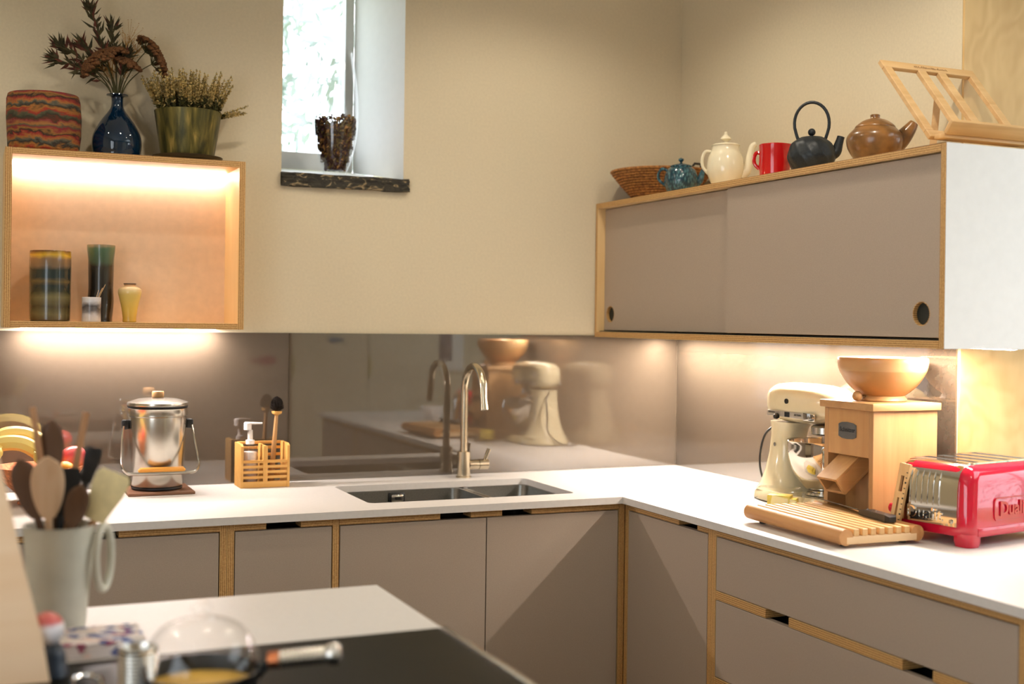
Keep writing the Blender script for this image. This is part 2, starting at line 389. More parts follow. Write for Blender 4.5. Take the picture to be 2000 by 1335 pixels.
# ------------------------------------------------------------------ splashback glass
ZS = 1.3845
tag(MB().box((-3.0, -.006, H + .001), (-1.4505, -.0005, ZS)).build('glass_splashback', SPLASH, at=(-2.2, 0, H), smooth=0), 'glossy taupe glass splashback under the lit open shelf', 'splashback')
tag(MB().box((-1.4495, -.006, H + .001), (-.0065, -.0005, ZS)).build('glass_splashback', SPLASH, at=(-.72, 0, H), smooth=0), 'glossy taupe glass splashback behind the tap', 'splashback')
tag(MB().box((-.006, -1.3985, H + .001), (-.0005, -.0065, ZS)).build('glass_splashback', SPLASH, at=(0, -.7, H), smooth=0), 'glossy taupe glass splashback behind the stand mixer', 'splashback')

# ------------------------------------------------------------------ worktop, sink, tap
hole = rrect(-1.345, -.545, -.690, -.168, .022)
out = [(-3.0, -.0065), (-.0065, -.0065), (-.0065, -1.409), (.26, -1.409), (.26, -2.83), (-DR, -2.83), (-DR, -D), (-3.0, -D)]
wt = MB().holed(out, [hole], H - .02, H)
tag(wt.build('worktop', WORKTOP, at=(-1, -.4, H - .02), smooth=20), 'white L-shaped worktop with an undermounted sink cut into it', 'worktop')
sk = thing('sink', 'stainless steel double-bowl undermounted sink', 'sink', (-1.02, -.35, .70))
def bowl_box(x0, x1, y0, y1, z0, z1, name):
    r = .03; o = MB(); rings = []
    for z, ins in ((z1, 0), (z0 + .03, .006), (z0 + .008, .014), (z0, .034)):
        rings.append([(x, y, z) for x, y in rrect(x0 + ins, y0 + ins, x1 - ins, y1 - ins, r, 5)])
    o.loft(rings, 0, False); n = len(rings[0]); o.add(rings[-1], [tuple(range(n))])
    rim = rrect(x0 - .012, y0 - .012, x1 + .012, y1 + .012, r + .01, 5)
    o.loft([[(x, y, z1) for x, y in rrect(x0, y0, x1, y1, r, 5)], [(x, y, z1) for x, y in rim]], 0, False)
    o.build(name, mat('sink steel', (150, 148, 142), .28, 1, var=.04, nscale=200), sk, True)
bowl_box(-1.338, -.935, -.54, -.174, .705, .8895, 'bowl'); bowl_box(-.908, -.697, -.54, -.174, .745, .8895, 'bowl')
ov = MB().box((-1.166, -.1835, .848), (-1.114, -.178, .884), 1, .003).box((-1.160, -.187, .854), (-1.120, -.1825, .878), 0, .004).box((-1.150, -.189, .861), (-1.130, -.186, .871), 1)
ov.build('overflow_plate', [CHROME, BLACK], sk, True)
for x, z in ((-1.13, .706), (-.80, .746)):
    MB().lathe([(0, .002), (.02, .002), (.036, .004), (.04, .0005)], 24, (x, -.35, z)).build('drain', CHROME, sk, True)
tp = thing('tap', 'brushed nickel swan-neck mixer tap beside the sink', 'tap', (-.877, -.088, H))
MB().lathe([(0, 0), (.0255, 0), (.0255, .004), (.0225, .006), (.0225, .086), (.02, .088), (0, .088)], 28).build('body', NICKEL, tp)
pts = [(0, 0, .086), (0, 0, .2), (0, 0, .27)] + arc((0, -.082, .29), .082, 0, 168, 16, 'yz')[0:]
pts += [(0, -.166, .272), (0, -.172, .245)]
MB().tube(pts, .0125, 16).build('spout', NICKEL, tp)
MB().tube([(0, -.1705, .252), (0, -.174, .236)], .0138, 16).build('spout_tip', NICKEL, tp)
hd = MB().tube([(.018, 0, .042), (.052, 0, .042), (.0525, 0, .042)], [.0165, .0165, .015], 18).tube([(.0535, 0, .042), (.0855, 0, .042), (.087, 0, .042)], [.0175, .0175, .014], 18)
hd.build('valve', NICKEL, tp)
MB().tube([(.074, 0, .05), (.082, -.004, .075), (.088, -.008, .094)], [.0055, .0065, .0075], 12).build('lever', NICKEL, tp)

# ------------------------------------------------------------------ base cabinets
YD = -.643; XD = -.573; ZT = .8895; T = .018
E_X, E_Y, E_Z = ply_edge('x'), ply_edge('y'), ply_edge('z')
def base_unit_back(x0, x1, doors, notches, label, lpanel=True, rpanel=True):
    t = thing('base_cabinet', label, 'cabinet', ((x0 + x1) / 2, -.33, 0), group='base cabinets along the back wall')
    if lpanel: MB().ply((x0, YD, .0), (x0 + T, -.03, ZT), 'x').build('side_panel', [BIRCH, E_X], t, True, 0)
    if rpanel: MB().ply((x1 - T, YD, .0), (x1, -.03, ZT), 'x').build('side_panel', [BIRCH, E_X], t, True, 0)
    xa = x0 + (T if lpanel else 0); xb = x1 - (T if rpanel else 0)
    cuts = [xa] + [v for n in notches for v in n] + [xb]
    for i in range(0, len(cuts), 2):
        if cuts[i + 1] - cuts[i] > .002: MB().ply((cuts[i], YD, ZT - .019), (cuts[i + 1], YD + .06, ZT), 'z').build('top_rail', [BIRCHH, E_Z], t, True, 0)
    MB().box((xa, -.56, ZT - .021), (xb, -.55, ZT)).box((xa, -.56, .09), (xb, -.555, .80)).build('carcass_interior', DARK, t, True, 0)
    MB().box((xa, YD + .05, 0), (xb, YD + .068, .09)).build('plinth', DARK, t, True, 0)
    for a, b in doors:
        MB().box((a, YD, .10), (b, YD + .018, .8675), 0, .0008, 1).build('door', TAUPE, t, True)
    return t
base_unit_back(-3.0, -2.3835, [(-2.978, -2.404)], [(-2.74, -2.646)], 'taupe base cabinet at the far left end of the back run')
base_unit_back(-2.3825, -1.7630, [(-2.362, -1.784)], [(-2.13, -2.035)], 'wide taupe-fronted base cabinet below the compost bin')
base_unit_back(-1.7620, -1.4600, [(-1.7415, -1.481)], [(-1.66, -1.566)], 'narrow taupe-fronted base cabinet below the bamboo caddy')
base_unit_back(-1.4590, -.5940, [(-1.4570, -1.0265), (-1.0235, -.597)], [(-1.167, -1.074), (-.977, -.883)], 'double-door taupe sink base cabinet', lpanel=False, rpanel=False)
cp = thing('corner_post', 'plywood corner post between the two runs of base cabinets', 'post', (-.58, -.65, 0))
MB().ply((-.5935, YD, 0), (-.5740, YD + .5, ZT), 'x').build('post_panel', [BIRCH, E_X], cp, True, 0)
MB().ply((XD, -.6625, 0), (XD + .4, -.6445, ZT), 'y').build('post_panel', [BIRCH, E_Y], cp, True, 0)
def side_panels_y(t, y0, y1):
    for a, b in ((y0, y0 - T), (y1 + T, y1)):
        MB().ply((XD, b, 0), (-.04, a, ZT), 'y').build('side_panel', [BIRCH, E_Y], t, True, 0)
def rail_y(t, y0, y1, z0, z1, notches):
    cuts = [y0] + [v for n in notches for v in n] + [y1]
    for i in range(0, len(cuts), 2):
        if abs(cuts[i + 1] - cuts[i]) > .002: MB().ply((XD, cuts[i + 1], z0), (XD + .06, cuts[i], z1), 'z').build('rail', [BIRCHY, E_Z], t, True, 0)
t = thing('base_cabinet', 'single-door taupe base cabinet right of the inner corner', 'cabinet', (-.3, -.88, 0), group='base cabinets along the right wall')
MB().ply((XD, -1.1165, 0), (-.04, -1.0985, ZT), 'y').build('side_panel', [BIRCH, E_Y], t, True, 0)
rail_y(t, -.6635, -1.0980, ZT - .019, ZT, [(-.95, -1.044)])
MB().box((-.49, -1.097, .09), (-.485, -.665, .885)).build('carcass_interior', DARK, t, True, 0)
MB().box((XD + .05, -1.097, 0), (XD + .068, -.665, .09)).build('plinth', DARK, t, True, 0)
MB().box((XD, -1.0955, .10), (XD + .018, -.6665, .8675), 0, .0008, 1).build('door', TAUPE, t, True)
t = thing('drawer_cabinet', 'wide taupe drawer unit with three deep drawers below the toaster', 'cabinet', (-.3, -1.65, 0))
side_panels_y(t, -1.1175, -2.1795)
rail_y(t, -1.1360, -2.1610, ZT - .019, ZT, [])
rail_y(t, -1.1360, -2.1610, .7030, .7250, [(-1.359, -1.453), (-1.847, -1.937)])
rail_y(t, -1.1360, -2.1610, .4790, .4970, [])
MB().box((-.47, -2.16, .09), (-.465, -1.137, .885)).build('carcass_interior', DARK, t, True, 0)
MB().box((XD + .05, -2.16, 0), (XD + .068, -1.137, .09)).build('plinth', DARK, t, True, 0)
for z0, z1 in ((.7275, .8675), (.4995, .7005), (.10, .4765)):
    MB().box((XD, -2.1585, z0), (XD + .018, -1.1385, z1), 0, .0008, 1).build('drawer_front', TAUPE, t, True)
t = thing('base_cabinet', 'taupe base cabinet at the open end of the right-hand run', 'cabinet', (-.3, -2.5, 0), group='base cabinets along the right wall')
side_panels_y(t, -2.1805, -2.8200)
rail_y(t, -2.1990, -2.8015, ZT - .019, ZT, [(-2.45, -2.55)])
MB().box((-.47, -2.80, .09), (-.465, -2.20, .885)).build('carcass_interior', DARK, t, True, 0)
MB().box((XD + .05, -2.80, 0), (XD + .068, -2.20, .09)).build('plinth', DARK, t, True, 0)
MB().box((XD, -2.799, .10), (XD + .018, -2.2015, .8675), 0, .0008, 1).build('door', TAUPE, t, True)
MB().ply((-.039, -2.82, 0), (.24, -2.80, ZT), 'y').build('end_panel', [TAUPE, E_Y], t, True, 0)
MB().ply((.222, -2.799, 0), (.24, -1.42, ZT), 'x').build('back_panel', [BIRCH, E_X], t, True, 0)

# ------------------------------------------------------------------ wall cabinet with sliding doors
CX, CY, CZ0, CZ1 = -.35, -1.72, 1.38, 1.8525
t = thing('wall_cabinet', 'long wall cabinet with taupe sliding doors and plywood edges', 'cabinet', (-.18, -.86, CZ0))
MB().ply((CX, CY + T, CZ1 - T), (-.002, -.0205, CZ1), 'z').build('top_panel', [BIRCHY, E_Z], t, True, 0)
MB().ply((CX, CY + T, CZ0), (-.007, -.0205, CZ0 + T), 'z').build('bottom_panel', [BIRCHY, E_Z], t, True, 0)
MB().ply((CX, -.02, CZ0), (-.007, -.007, CZ1), 'y').build('side_panel', [BIRCH, E_Y], t, True, 0)
MB().ply((CX, CY, CZ0), (.0, CY + T - .0005, CZ1), 'y').build('side_panel', [mat('white laminate', (243, 240, 238), .35, var=.008), E_Y], t, True, 0)
MB().box((-.012, CY + T, CZ0 + T), (-.007, -.021, CZ1 - T)).build('back_panel', BIRCH, t, True, 0)
MB().box((CX + .012, CY + T, CZ0 + T), (CX + .05, -.021, CZ0 + T + .003)).build('door_track', BLACK, t, True, 0)
def sdoor(y0, y1, x0, hy):
    zc = 1.4605; hp = [(hy + .0285 * cos(2 * pi * k / 32), zc + .0285 * sin(2 * pi * k / 32)) for k in range(32)]
    z0, z1 = CZ0 + T + .007, CZ1 - T - .003
    d = MB().holed([(y0, z0), (y1, z0), (y1, z1), (y0, z1)], [hp], x0, x0 + .012, 'x').build('sliding_door', TAUPE, t, True, 30)
    c = MB()
    ring = lambda x, r: [(x, hy + r * cos(2 * pi * k / 32), zc + r * sin(2 * pi * k / 32)) for k in range(32)]
    c.loft([ring(x0 - .0004, .0290), ring(x0 - .0004, .0272), ring(x0 + .011, .0272)], 0, False)
    c.add(ring(x0 + .0111, .0272), [tuple(range(31, -1, -1))], 1)
    c.build('finger_pull', [E_Z, mat('dark green lining', (40, 42, 36), .6)], d)
    c = d.children[0]; c.location = (0, 0, 0)
    for v in c.data.vertices: v.co -= abspos(t)
sdoor(-.0215, -.90, -.319, -.066)
sdoor(-.814, -1.6995, -.336, -1.63)
p = thing('under_cabinet_light', 'long slim LED strip under the wall cabinet', 'light', (-.095, -.86, CZ0 - .0005))
MB().box((-.112, -1.69, CZ0 - .0025), (-.078, -.04, CZ0 - .0005)).build('housing', WHITE, p, True, 0)
MB().add([(-.104, -1.68, CZ0 - .0032), (-.104, -.05, CZ0 - .0032), (-.086, -.05, CZ0 - .0032), (-.086, -1.68, CZ0 - .0032)], [(0, 1, 2, 3)]).build('diffuser', emis('LED strip', LED, 620), p, True, 0)

# ------------------------------------------------------------------ open shelf box
X0, X1, Z0, Z1, DS = -2.3015, -1.640, 1.3954, 1.8947, .2212
t = thing('open_shelf', 'open plywood box shelf lit inside by an LED strip', 'shelf', ((X0 + X1) / 2, -.11, Z0))
MB().ply((X0 + T, -DS, Z1 - T), (X1 - T, -.002, Z1), 'z').build('top_panel', [BIRCHH, E_Z], t, True, 0)
MB().ply((X0 + T, -DS, Z0), (X1 - T, -.002, Z0 + T), 'z').build('bottom_panel', [BIRCHH, E_Z], t, True, 0)
MB().ply((X0, -DS, Z0), (X0 + T, -.002, Z1), 'x').build('side_panel', [BIRCH, E_X], t, True, 0)
MB().ply((X1 - T, -DS, Z0), (X1, -.002, Z1), 'x').build('side_panel', [BIRCH, E_X], t, True, 0)
MB().box((X0 + T, -.010, Z0 + T), (X1 - T, -.003, Z1 - T)).build('back_panel', mat('warm birch back', (224, 194, 164), .5, var=.02), t, True, 0)
MB().box((X0 + T + .004, -.034, Z1 - T - .008), (X1 - T - .004, -.016, Z1 - T), 0).build('led_strip', emis('shelf LED', (1, .88, .78), 54), t, True, 0)
u = thing('under_shelf_light', 'slim LED strip under the open shelf', 'light', (-1.97, -.04, Z0 - .0005))
MB().box((X0 + .03, -.062, Z0 - .0012), (X1 - .03, -.034, Z0 - .0004)).build('housing', WHITE, u, True, 0)
MB().add([(X0 + .05, -.056, Z0 - .0016), (X0 + .05, -.040, Z0 - .0016), (X1 - .05, -.040, Z0 - .0016), (X1 - .05, -.056, Z0 - .0016)], [(0, 1, 2, 3)]).build('diffuser', emis('under shelf LED', (1, .90, .86), 600), u, True, 0)

# ------------------------------------------------------------------ things on and in the open shelf
ZF = Z0 + T + .0005
gl1 = bands('striped stoneware glaze', 'z', [(0, (78, 58, 36)), (.1, (104, 96, 62)), (.2, (74, 66, 44)), (.34, (116, 108, 72)), (.42, (50, 54, 40)), (.5, (34, 44, 42)), (.57, (96, 82, 50)), (.62, (30, 46, 48)), (.72, (34, 46, 44)), (.78, (112, 92, 70)), (.88, (124, 96, 66)), (.94, (196, 156, 40)), (1, (92, 52, 24))], .22, .4, .02, .2016)
v = MB().lathe([(0, 0), (.052, 0), (.055, .004), (.056, .05), (.057, .15), (.0565, .199), (.0555, .2015), (.053, .1995), (.051, .19), (.05, .01), (0, .009)], 40)
tag(v.build('cylinder_vase', gl1, at=None), 'wide cylindrical stoneware vase with brown, green and yellow bands', 'vase').location = (-2.175, -.118, ZF)
gl2 = bands('green and black glaze', 'z', [(0, (40, 28, 20)), (.3, (34, 26, 20)), (.55, (30, 26, 22)), (.72, (44, 40, 32)), (.78, (62, 82, 62)), (.95, (76, 104, 80)), (1, (150, 132, 104))], .25, .4, .02, .226)
v = MB().lathe(sprof([(0, 0), (.031, 0), (.033, .01), (.036, .06), (.034, .1), (.036, .16), (.037, .185), (.041, .215), (.041, .2255)], 3) + [(.038, .2255), (.036, .2), (.033, .02), (0, .018)], 36, wob=lambda a, z: 1 + .03 * sin(2 * a + 20 * z))
tag(v.build('tall_vase', gl2), 'tall dark brown vase with a flared sea-green rim', 'vase').location = (-2.033, -.082, ZF)
gl3 = bands('landscape glaze', 'z', [(0, (210, 200, 196)), (.2, (196, 190, 192)), (.4, (110, 104, 106)), (.55, (70, 66, 68)), (.7, (150, 146, 150)), (.85, (206, 206, 212)), (1, (214, 210, 210))], .3, .3, .05, .07)
cpj = MB().lathe([(0, 0), (.026, 0), (.0265, .003), (.0255, .03), (.0265, .069), (.0255, .0705), (.0235, .069), (.0225, .006), (0, .005)], 32)
tag(cpj.build('small_cup', gl3), 'small white and grey painted cup holding thin sticks', 'cup').location = (-2.066, -.165, ZF)
for i, (dx, dz) in enumerate(((.030, .098), (.038, .108), (.020, .092))):
    q = MB().tube([(-.012 + .004 * i, .002 * i, .008), (dx, .004 * i, dz)], [.0009, .0007], 6)
    tag(q.build('thin_stick', mat('pale reed', (214, 178, 132), .6)), ('middle thin pale stick in the small painted cup', 'longest thin pale stick in the small painted cup', 'shortest thin pale stick in the small painted cup')[i], 'stick', 'sticks in the small cup').location = (-2.066, -.165, ZF)
gl4 = bands('yellow crackle glaze', 'z', [(0, (196, 156, 60)), (.35, (208, 178, 84)), (.7, (214, 192, 110)), (.86, (226, 200, 150)), (1, (206, 160, 120))], .25, .4, .01, .112)
v = MB().lathe(sprof([(0, 0), (.0185, 0), (.0195, .012), (.024, .045), (.031, .075), (.0335, .088), (.03, .099), (.019, .105), (.0155, .108), (.0175, .112)], 4) + [(.0125, .112), (.012, .1)], 36)
yv = thing('small_vase', 'small pale yellow vase with rounded shoulders', 'vase', (-1.955, -.12, ZF)); v.build('body', gl4, yv)
MB().lathe([(.0178, .1105), (.0182, .1125), (.0175, .114), (.0135, .114), (.0125, .108)], 30).build('rim', mat('dark vase rim', (88, 64, 44), .4), yv)

ZT2 = Z1 + .0005
# felt basket
m, N, L, bs = newmat('striped felt'); MC['felt'] = m
tcn = N.new('ShaderNodeTexCoord'); sp = N.new('ShaderNodeSeparateXYZ'); L.new(tcn.outputs['Object'], sp.inputs[0])
nz = noise(N, L, coords(N, L, (12, 12, 22)), 1, 4, 1.6); n2 = noise(N, L, coords(N, L, (60, 60, 160)), 1, 4)
a1 = N.new('ShaderNodeMath'); a1.operation = 'MULTIPLY_ADD'; a1.inputs[1].default_value = .05; L.new(nz, a1.inputs[0]); L.new(sp.outputs[2], a1.inputs[2])
a2 = N.new('ShaderNodeMath'); a2.operation = 'MULTIPLY_ADD'; a2.inputs[1].default_value = .012; L.new(n2, a2.inputs[0]); L.new(a1.outputs[0], a2.inputs[2])
a3 = N.new('ShaderNodeMath'); a3.operation = 'MULTIPLY_ADD'; a3.inputs[1].default_value = 9.5; a3.inputs[2].default_value = -.1; L.new(a2.outputs[0], a3.inputs[0])
fr_ = N.new('ShaderNodeMath'); fr_.operation = 'FRACT'; L.new(a3.outputs[0], fr_.inputs[0])
L.new(ramp(N, L, fr_.outputs[0], [(0, (96, 44, 26)), (.08, (48, 46, 32)), (.16, (76, 74, 52)), (.22, (140, 42, 30)), (.3, (150, 98, 42)), (.37, (44, 38, 32)), (.44, (84, 82, 68)), (.5, (152, 98, 46)), (.57, (140, 48, 36)), (.63, (36, 30, 26)), (.7, (140, 96, 44)), (.77, (124, 34, 42)), (.83, (84, 78, 58)), (.9, (150, 102, 52)), (1, (116, 40, 46))]), bs.inputs['Base Color'])
bs.inputs['Roughness'].default_value = .95; bump(N, L, bs, n2, .6, .003)
rs = random.Random(4)
v = MB().lathe([(0, 0), (.09, 0), (.096, .006), (.1, .05), (.102, .1), (.1, .15), (.096, .165), (.09, .162), (.088, .15), (.088, .02), (0, .018)], 48, wob=lambda a, z: 1 + .015 * sin(3 * a + 30 * z) + .01 * sin(7 * a), sy=1)
tag(v.build('felt_basket', MC['felt']), 'round felt basket striped in red, orange, grey and black', 'basket').location = (-2.197, -.113, ZT2)
# blue vase + dried flowers
BG = mat('deep blue glass', (4, 32, 54), .05, var=.25, nscale=14, coat=.5, trans=.12)
BV = (-1.996, -.108, ZT2)
v = MB().lathe(sprof([(0, 0), (.058, 0), (.066, .012), (.0705, .04), (.066, .07), (.048, .105), (.026, .135), (.0175, .152), (.0165, .172), (.019, .18), (.031, .1835)], 4) + [(.0305, .186), (.017, .183), (.0135, .17), (.0145, .15), (.022, .135), (.06, .06), (.05, .01), (0, .008)], 44)
tag(v.build('glass_vase', BG), 'rounded deep blue glass vase holding dried flowers', 'vase').location = BV
STEM = mat('dried green stem', (70, 66, 34), .8); LEAFD = mat('dark dried leaf', (60, 54, 30), .8, var=.3, nscale=60); LEAFR = mat('reddish dried leaf', (86, 44, 32), .8, var=.3, nscale=60)
UMB = mat('brown yarrow head', (96, 62, 34), .95, var=.35, nscale=300); GRASS = mat('straw grass', (176, 128, 62), .8)
def leaf(q, p, d, ln, wd, m=0):
    d = Vector(d).normalized(); s_ = d.cross(Vector((rs.uniform(-1, 1), -1, rs.uniform(-.3, .3)))).normalized() * wd; n_ = d.cross(s_).normalized() * ln * .12
    p = Vector(p); q.add([p, p + d * ln * .4 + s_ + n_, p + d * ln, p + d * ln * .4 - s_ + n_], [(0, 1, 2, 3)], m)
def sprig(end, kind, label, bend=0.3, head=1.0):
    """one dried stem from the vase neck to `end` (relative to the vase base)"""
    t = thing('dried_' + kind, label, 'dried flower', BV, group='dried stems in the blue vase')
    e = Vector(end); st = Vector((e.x * .08, e.y * .08, .06)); mid = Vector((e.x * .10, e.y * .10, .188)); m2 = mid.lerp(e, .55) + Vector((-e.x * bend * .25, 0, .01))
    path = spline([st, mid, m2, e], 6); MB().tube(path, [.0022 - .0012 * i / len(path) for i in range(len(path))], 6).build('stem', STEM, t)
    dirn = (path[-1] - path[-4]).normalized(); q = MB()
    if kind == 'leaf_spray':
        for i in range(int(44 * head)):
            f = 1 - .45 * rs.random() ** 1.8; p = path[min(int(f * (len(path) - 1)), len(path) - 1)]
            d = dirn + Vector((rs.uniform(-1, 1), rs.uniform(-.6, .6), rs.uniform(-.7, 1))) * 1.0
            leaf(q, p, d, rs.uniform(.026, .055), rs.uniform(.003, .0055), 0 if rs.random() < .75 else 1)
        q.build('leaves', [LEAFD, LEAFR], t, smooth=0)
    elif kind == 'yarrow':
        br = MB(); R = .05 * head
        u_ = dirn.orthogonal().normalized(); w_ = dirn.cross(u_); base = path[-1] - dirn * .035
        for i in range(80):
            a = rs.uniform(0, 2 * pi); r = R * sqrt(rs.random()); tip = path[-1] + (u_ * cos(a) + w_ * sin(a)) * r - dirn * (r * r / R * .35)
            q.ball(tip, rs.uniform(.0065, .010), 6, 0, .7)
            if i % 3 == 0: br.tube([base, tip], .0008, 4)
        q.build('flower_head', UMB, t); br.build('flower_stalks', STEM, t)
    else:
        for i in range(60):
            f = rs.uniform(.5, 1); p = path[int(f * (len(path) - 1))]
            d = (dirn + Vector((rs.uniform(-1, 1), rs.uniform(-.7, .5), rs.uniform(-.4, 1)))).normalized(); ln = rs.uniform(.02, .07)
            q.tube([p, p + d * ln * .6, p + d * ln + Vector((0, 0, -.004))], .0005, 3)
            q.ball(p + d * ln, .0016, 4)
        q.build('plume', GRASS, t)
sprig((-.085, -.02, .43), 'leaf_spray', 'tallest leafy dried stem in the blue vase', .2, 1.4)
sprig((-.015, .01, .385), 'leaf_spray', 'dark leafy dried stem right of the tallest one', .1, 1.1)
sprig((-.165, .0, .315), 'leaf_spray', 'leafy dried stem leaning to the upper left', .4, 1.3)
sprig((-.175, -.03, .27), 'leaf_spray', 'lowest leafy dried stem at the far left', .4, 1.3)
sprig((-.055, -.03, .30), 'yarrow', 'broad brown dried flower head in the middle of the bunch', .2, 1.25)
sprig((-.01, -.01, .32), 'yarrow', 'small brown dried flower head behind the middle', .1, .9)
sprig((.03, -.03, .285), 'yarrow', 'low brown dried flower head right of the middle', .1, .8)
sprig((-.09, -.02, .265), 'yarrow', 'small brown dried flower head low on the left', .2, .8)
sprig((.10, .0, .345), 'yarrow', 'brown dried flower head at the upper right', .3, .95)
sprig((.125, -.01, .30), 'yarrow', 'dark dried flower head leaning furthest right', .4, 1.0)
sprig((-.10, .02, .33), 'leaf_spray', 'dark leafy dried stem left of the broad brown head', .2, 1.2)
sprig((.02, -.02, .30), 'leaf_spray', 'short leafy dried stem in the middle of the bunch', .1, 1.2)
sprig((-.03, .0, .27), 'grass_plume', 'fine straw plume low in the middle of the bunch', .2)
sprig((.035, .02, .36), 'grass_plume', 'wispy straw-coloured grass plume', .2)
sprig((.06, .03, .33), 'grass_plume', 'thin straw grass stem among the brown heads', .2)
# potted heather
PX = (-1.793, -.115, ZT2)
t = thing('potted_heather', 'green-gold ribbed pot of pale dried heather on a saucer', 'potted plant', PX)
mpot, N, L, bs = newmat('patinated gold pot')
f = noise(N, L, coords(N, L, (46, 46, 5)), 1, 5, .4); f2 = noise(N, L, coords(N, L, (160, 160, 160)), 1, 3)
L.new(ramp(N, L, f, [(.3, (38, 40, 24)), (.45, (78, 74, 36)), (.58, (112, 102, 50)), (.72, (170, 146, 78))]), bs.inputs['Base Color']); bs.inputs['Roughness'].default_value = .4; bs.inputs['Metallic'].default_value = .35
bump(N, L, bs, f2, .2)
MB().lathe([(0, .012), (.074, .012), (.078, .02), (.0965, .142), (.0985, .15), (.095, .151), (.092, .14), (.0, .135)], 56, wob=lambda a, z: 1 + .008 * cos(28 * a)).build('pot', mpot, t)
MB().lathe([(0, 0), (.085, 0), (.099, .006), (.1035, .014), (.102, .0155), (.094, .0115), (0, .0115)], 48).build('saucer', mat('dark bronze saucer', (62, 50, 30), .4, metal=.3), t)
MB().lathe([(0, .1385), (.09, .1365)], 30).build('soil', mat('dark soil', (34, 26, 18), .9), t)
q = MB(); rs = random.Random(11)
for i in range(230):
    a = rs.uniform(0, 2 * pi); r0 = .08 * sqrt(rs.random()); b0 = Vector((r0 * cos(a), r0 * sin(a) * .8, .136))
    out_ = Vector((cos(a) * r0 * 6, sin(a) * r0 * 3, 1)) + Vector((rs.uniform(-.25, .25), rs.uniform(-.25, .25), 0)); ln = rs.uniform(.06, .135)
    if i < 5: out_ = Vector((1.5, rs.uniform(-.4, .1), rs.uniform(.15, .7))); b0 = Vector((.07, 0, .137)); ln = rs.uniform(.08, .125)
    if i in (5, 6, 7): out_ = Vector((-.75, 0, 1)); b0 = Vector((-.07, -.01, .137)); ln = rs.uniform(.09, .12)
    out_.normalize(); p1 = b0 + out_ * ln + Vector((0, 0, .008))
    q.tube([b0, b0.lerp(p1, .5), p1], [.0012, .001, .0005], 4, 0)
    for k in range(30):
        f_ = .18 + .8 * k / 30; p = b0.lerp(p1, f_); an = k * 2.4
        u_ = out_.orthogonal().normalized(); w_ = out_.cross(u_); d = (u_ * cos(an) + w_ * sin(an)) * .8 + out_ * .8; d.normalize(); sz = .0120 * (1.1 - .5 * f_)
        sd = out_.cross(d).normalized() * sz * .5
        q.add([p, p + d * sz * .5 + sd, p + d * sz, p + d * sz * .5 - sd], [(0, 1, 2, 3)], 1 if f_ > .4 or rs.random() < .25 else 0)
tag(q.build('heather_foliage', [mat('heather green', (72, 70, 34), .9, var=.25), mat('pale heather buds', (186, 162, 104), .9, var=.25, nscale=80)], t, smooth=0), kind='stuff')

# ------------------------------------------------------------------ window vase
gv = MB().lathe(sprof([(0, .004), (.032, .004), (.041, .018), (.06, .075), (.0735, .15), (.0765, .2), (.073, .27), (.063, .35), (.052, .415)], 5) + [(.0505, .415), (.0615, .35), (.0715, .27), (.075, .2), (.072, .15), (.058, .078), (.038, .022), (0, .016)], 44)
tag(gv.build('tall_glass_vase', GLASS), 'tall clear glass vase on the window sill', 'vase').location = (-1.281, .085, 1.904)
pp = MB().lathe([(0, .02), (.03, .022), (.038, .06), (.048, .12), (.052, .165), (.03, .172), (0, .17)], 24, m=0, wob=lambda a, z: 1 + .06 * sin(5 * a + 90 * z)); rs = random.Random(21)
prof = [(.018, .034), (.04, .05), (.075, .064), (.12, .066), (.19, .068)]
for i in range(1700):
    z = rs.uniform(.02, .185 + rs.uniform(0, .012)); rm = .034
    for (z0_, r0_) in ((.02, .036), (.05, .048), (.09, .059), (.14, .067), (.21, .071)):
        if z >= z0_: rm = r0_
    a = rs.uniform(0, 2 * pi); r = rm * (1 - .35 * rs.random() ** 2); p = Vector((r * cos(a), r * sin(a), z))
    u_ = Vector((rs.gauss(0, 1), rs.gauss(0, 1), rs.gauss(0, 1))).normalized(); v_ = u_.orthogonal().normalized(); sz = rs.uniform(.006, .012); n_ = u_.cross(v_) * sz * .5
    pts4 = [p - u_ * sz, p + v_ * sz * .7 + n_, p + u_ * sz, p - v_ * sz * .7 + n_]
    pts4 = [Vector((w_.x, w_.y, max(w_.z, .019))) * 1 for w_ in pts4]
    for w_ in pts4:
        rr_ = sqrt(w_.x ** 2 + w_.y ** 2); lim = rm + .001
        if rr_ > lim: w_.x *= lim / rr_; w_.y *= lim / rr_
    pp.add(pts4, [(0, 1, 2, 3)], rs.choice((0, 0, 0, 1, 1, 2, 3)))
tag(pp.build('potpourri', [mat('dried petal brown', (70, 40, 30), .9), mat('dried leaf olive', (112, 92, 44), .9), mat('dried petal tan', (160, 116, 62), .9), mat('dried petal purple', (84, 58, 72), .9)], smooth=0), 'dark potpourri petals filling the clear vase', 'potpourri', kind='stuff').location = (-1.281, .085, 1.904)

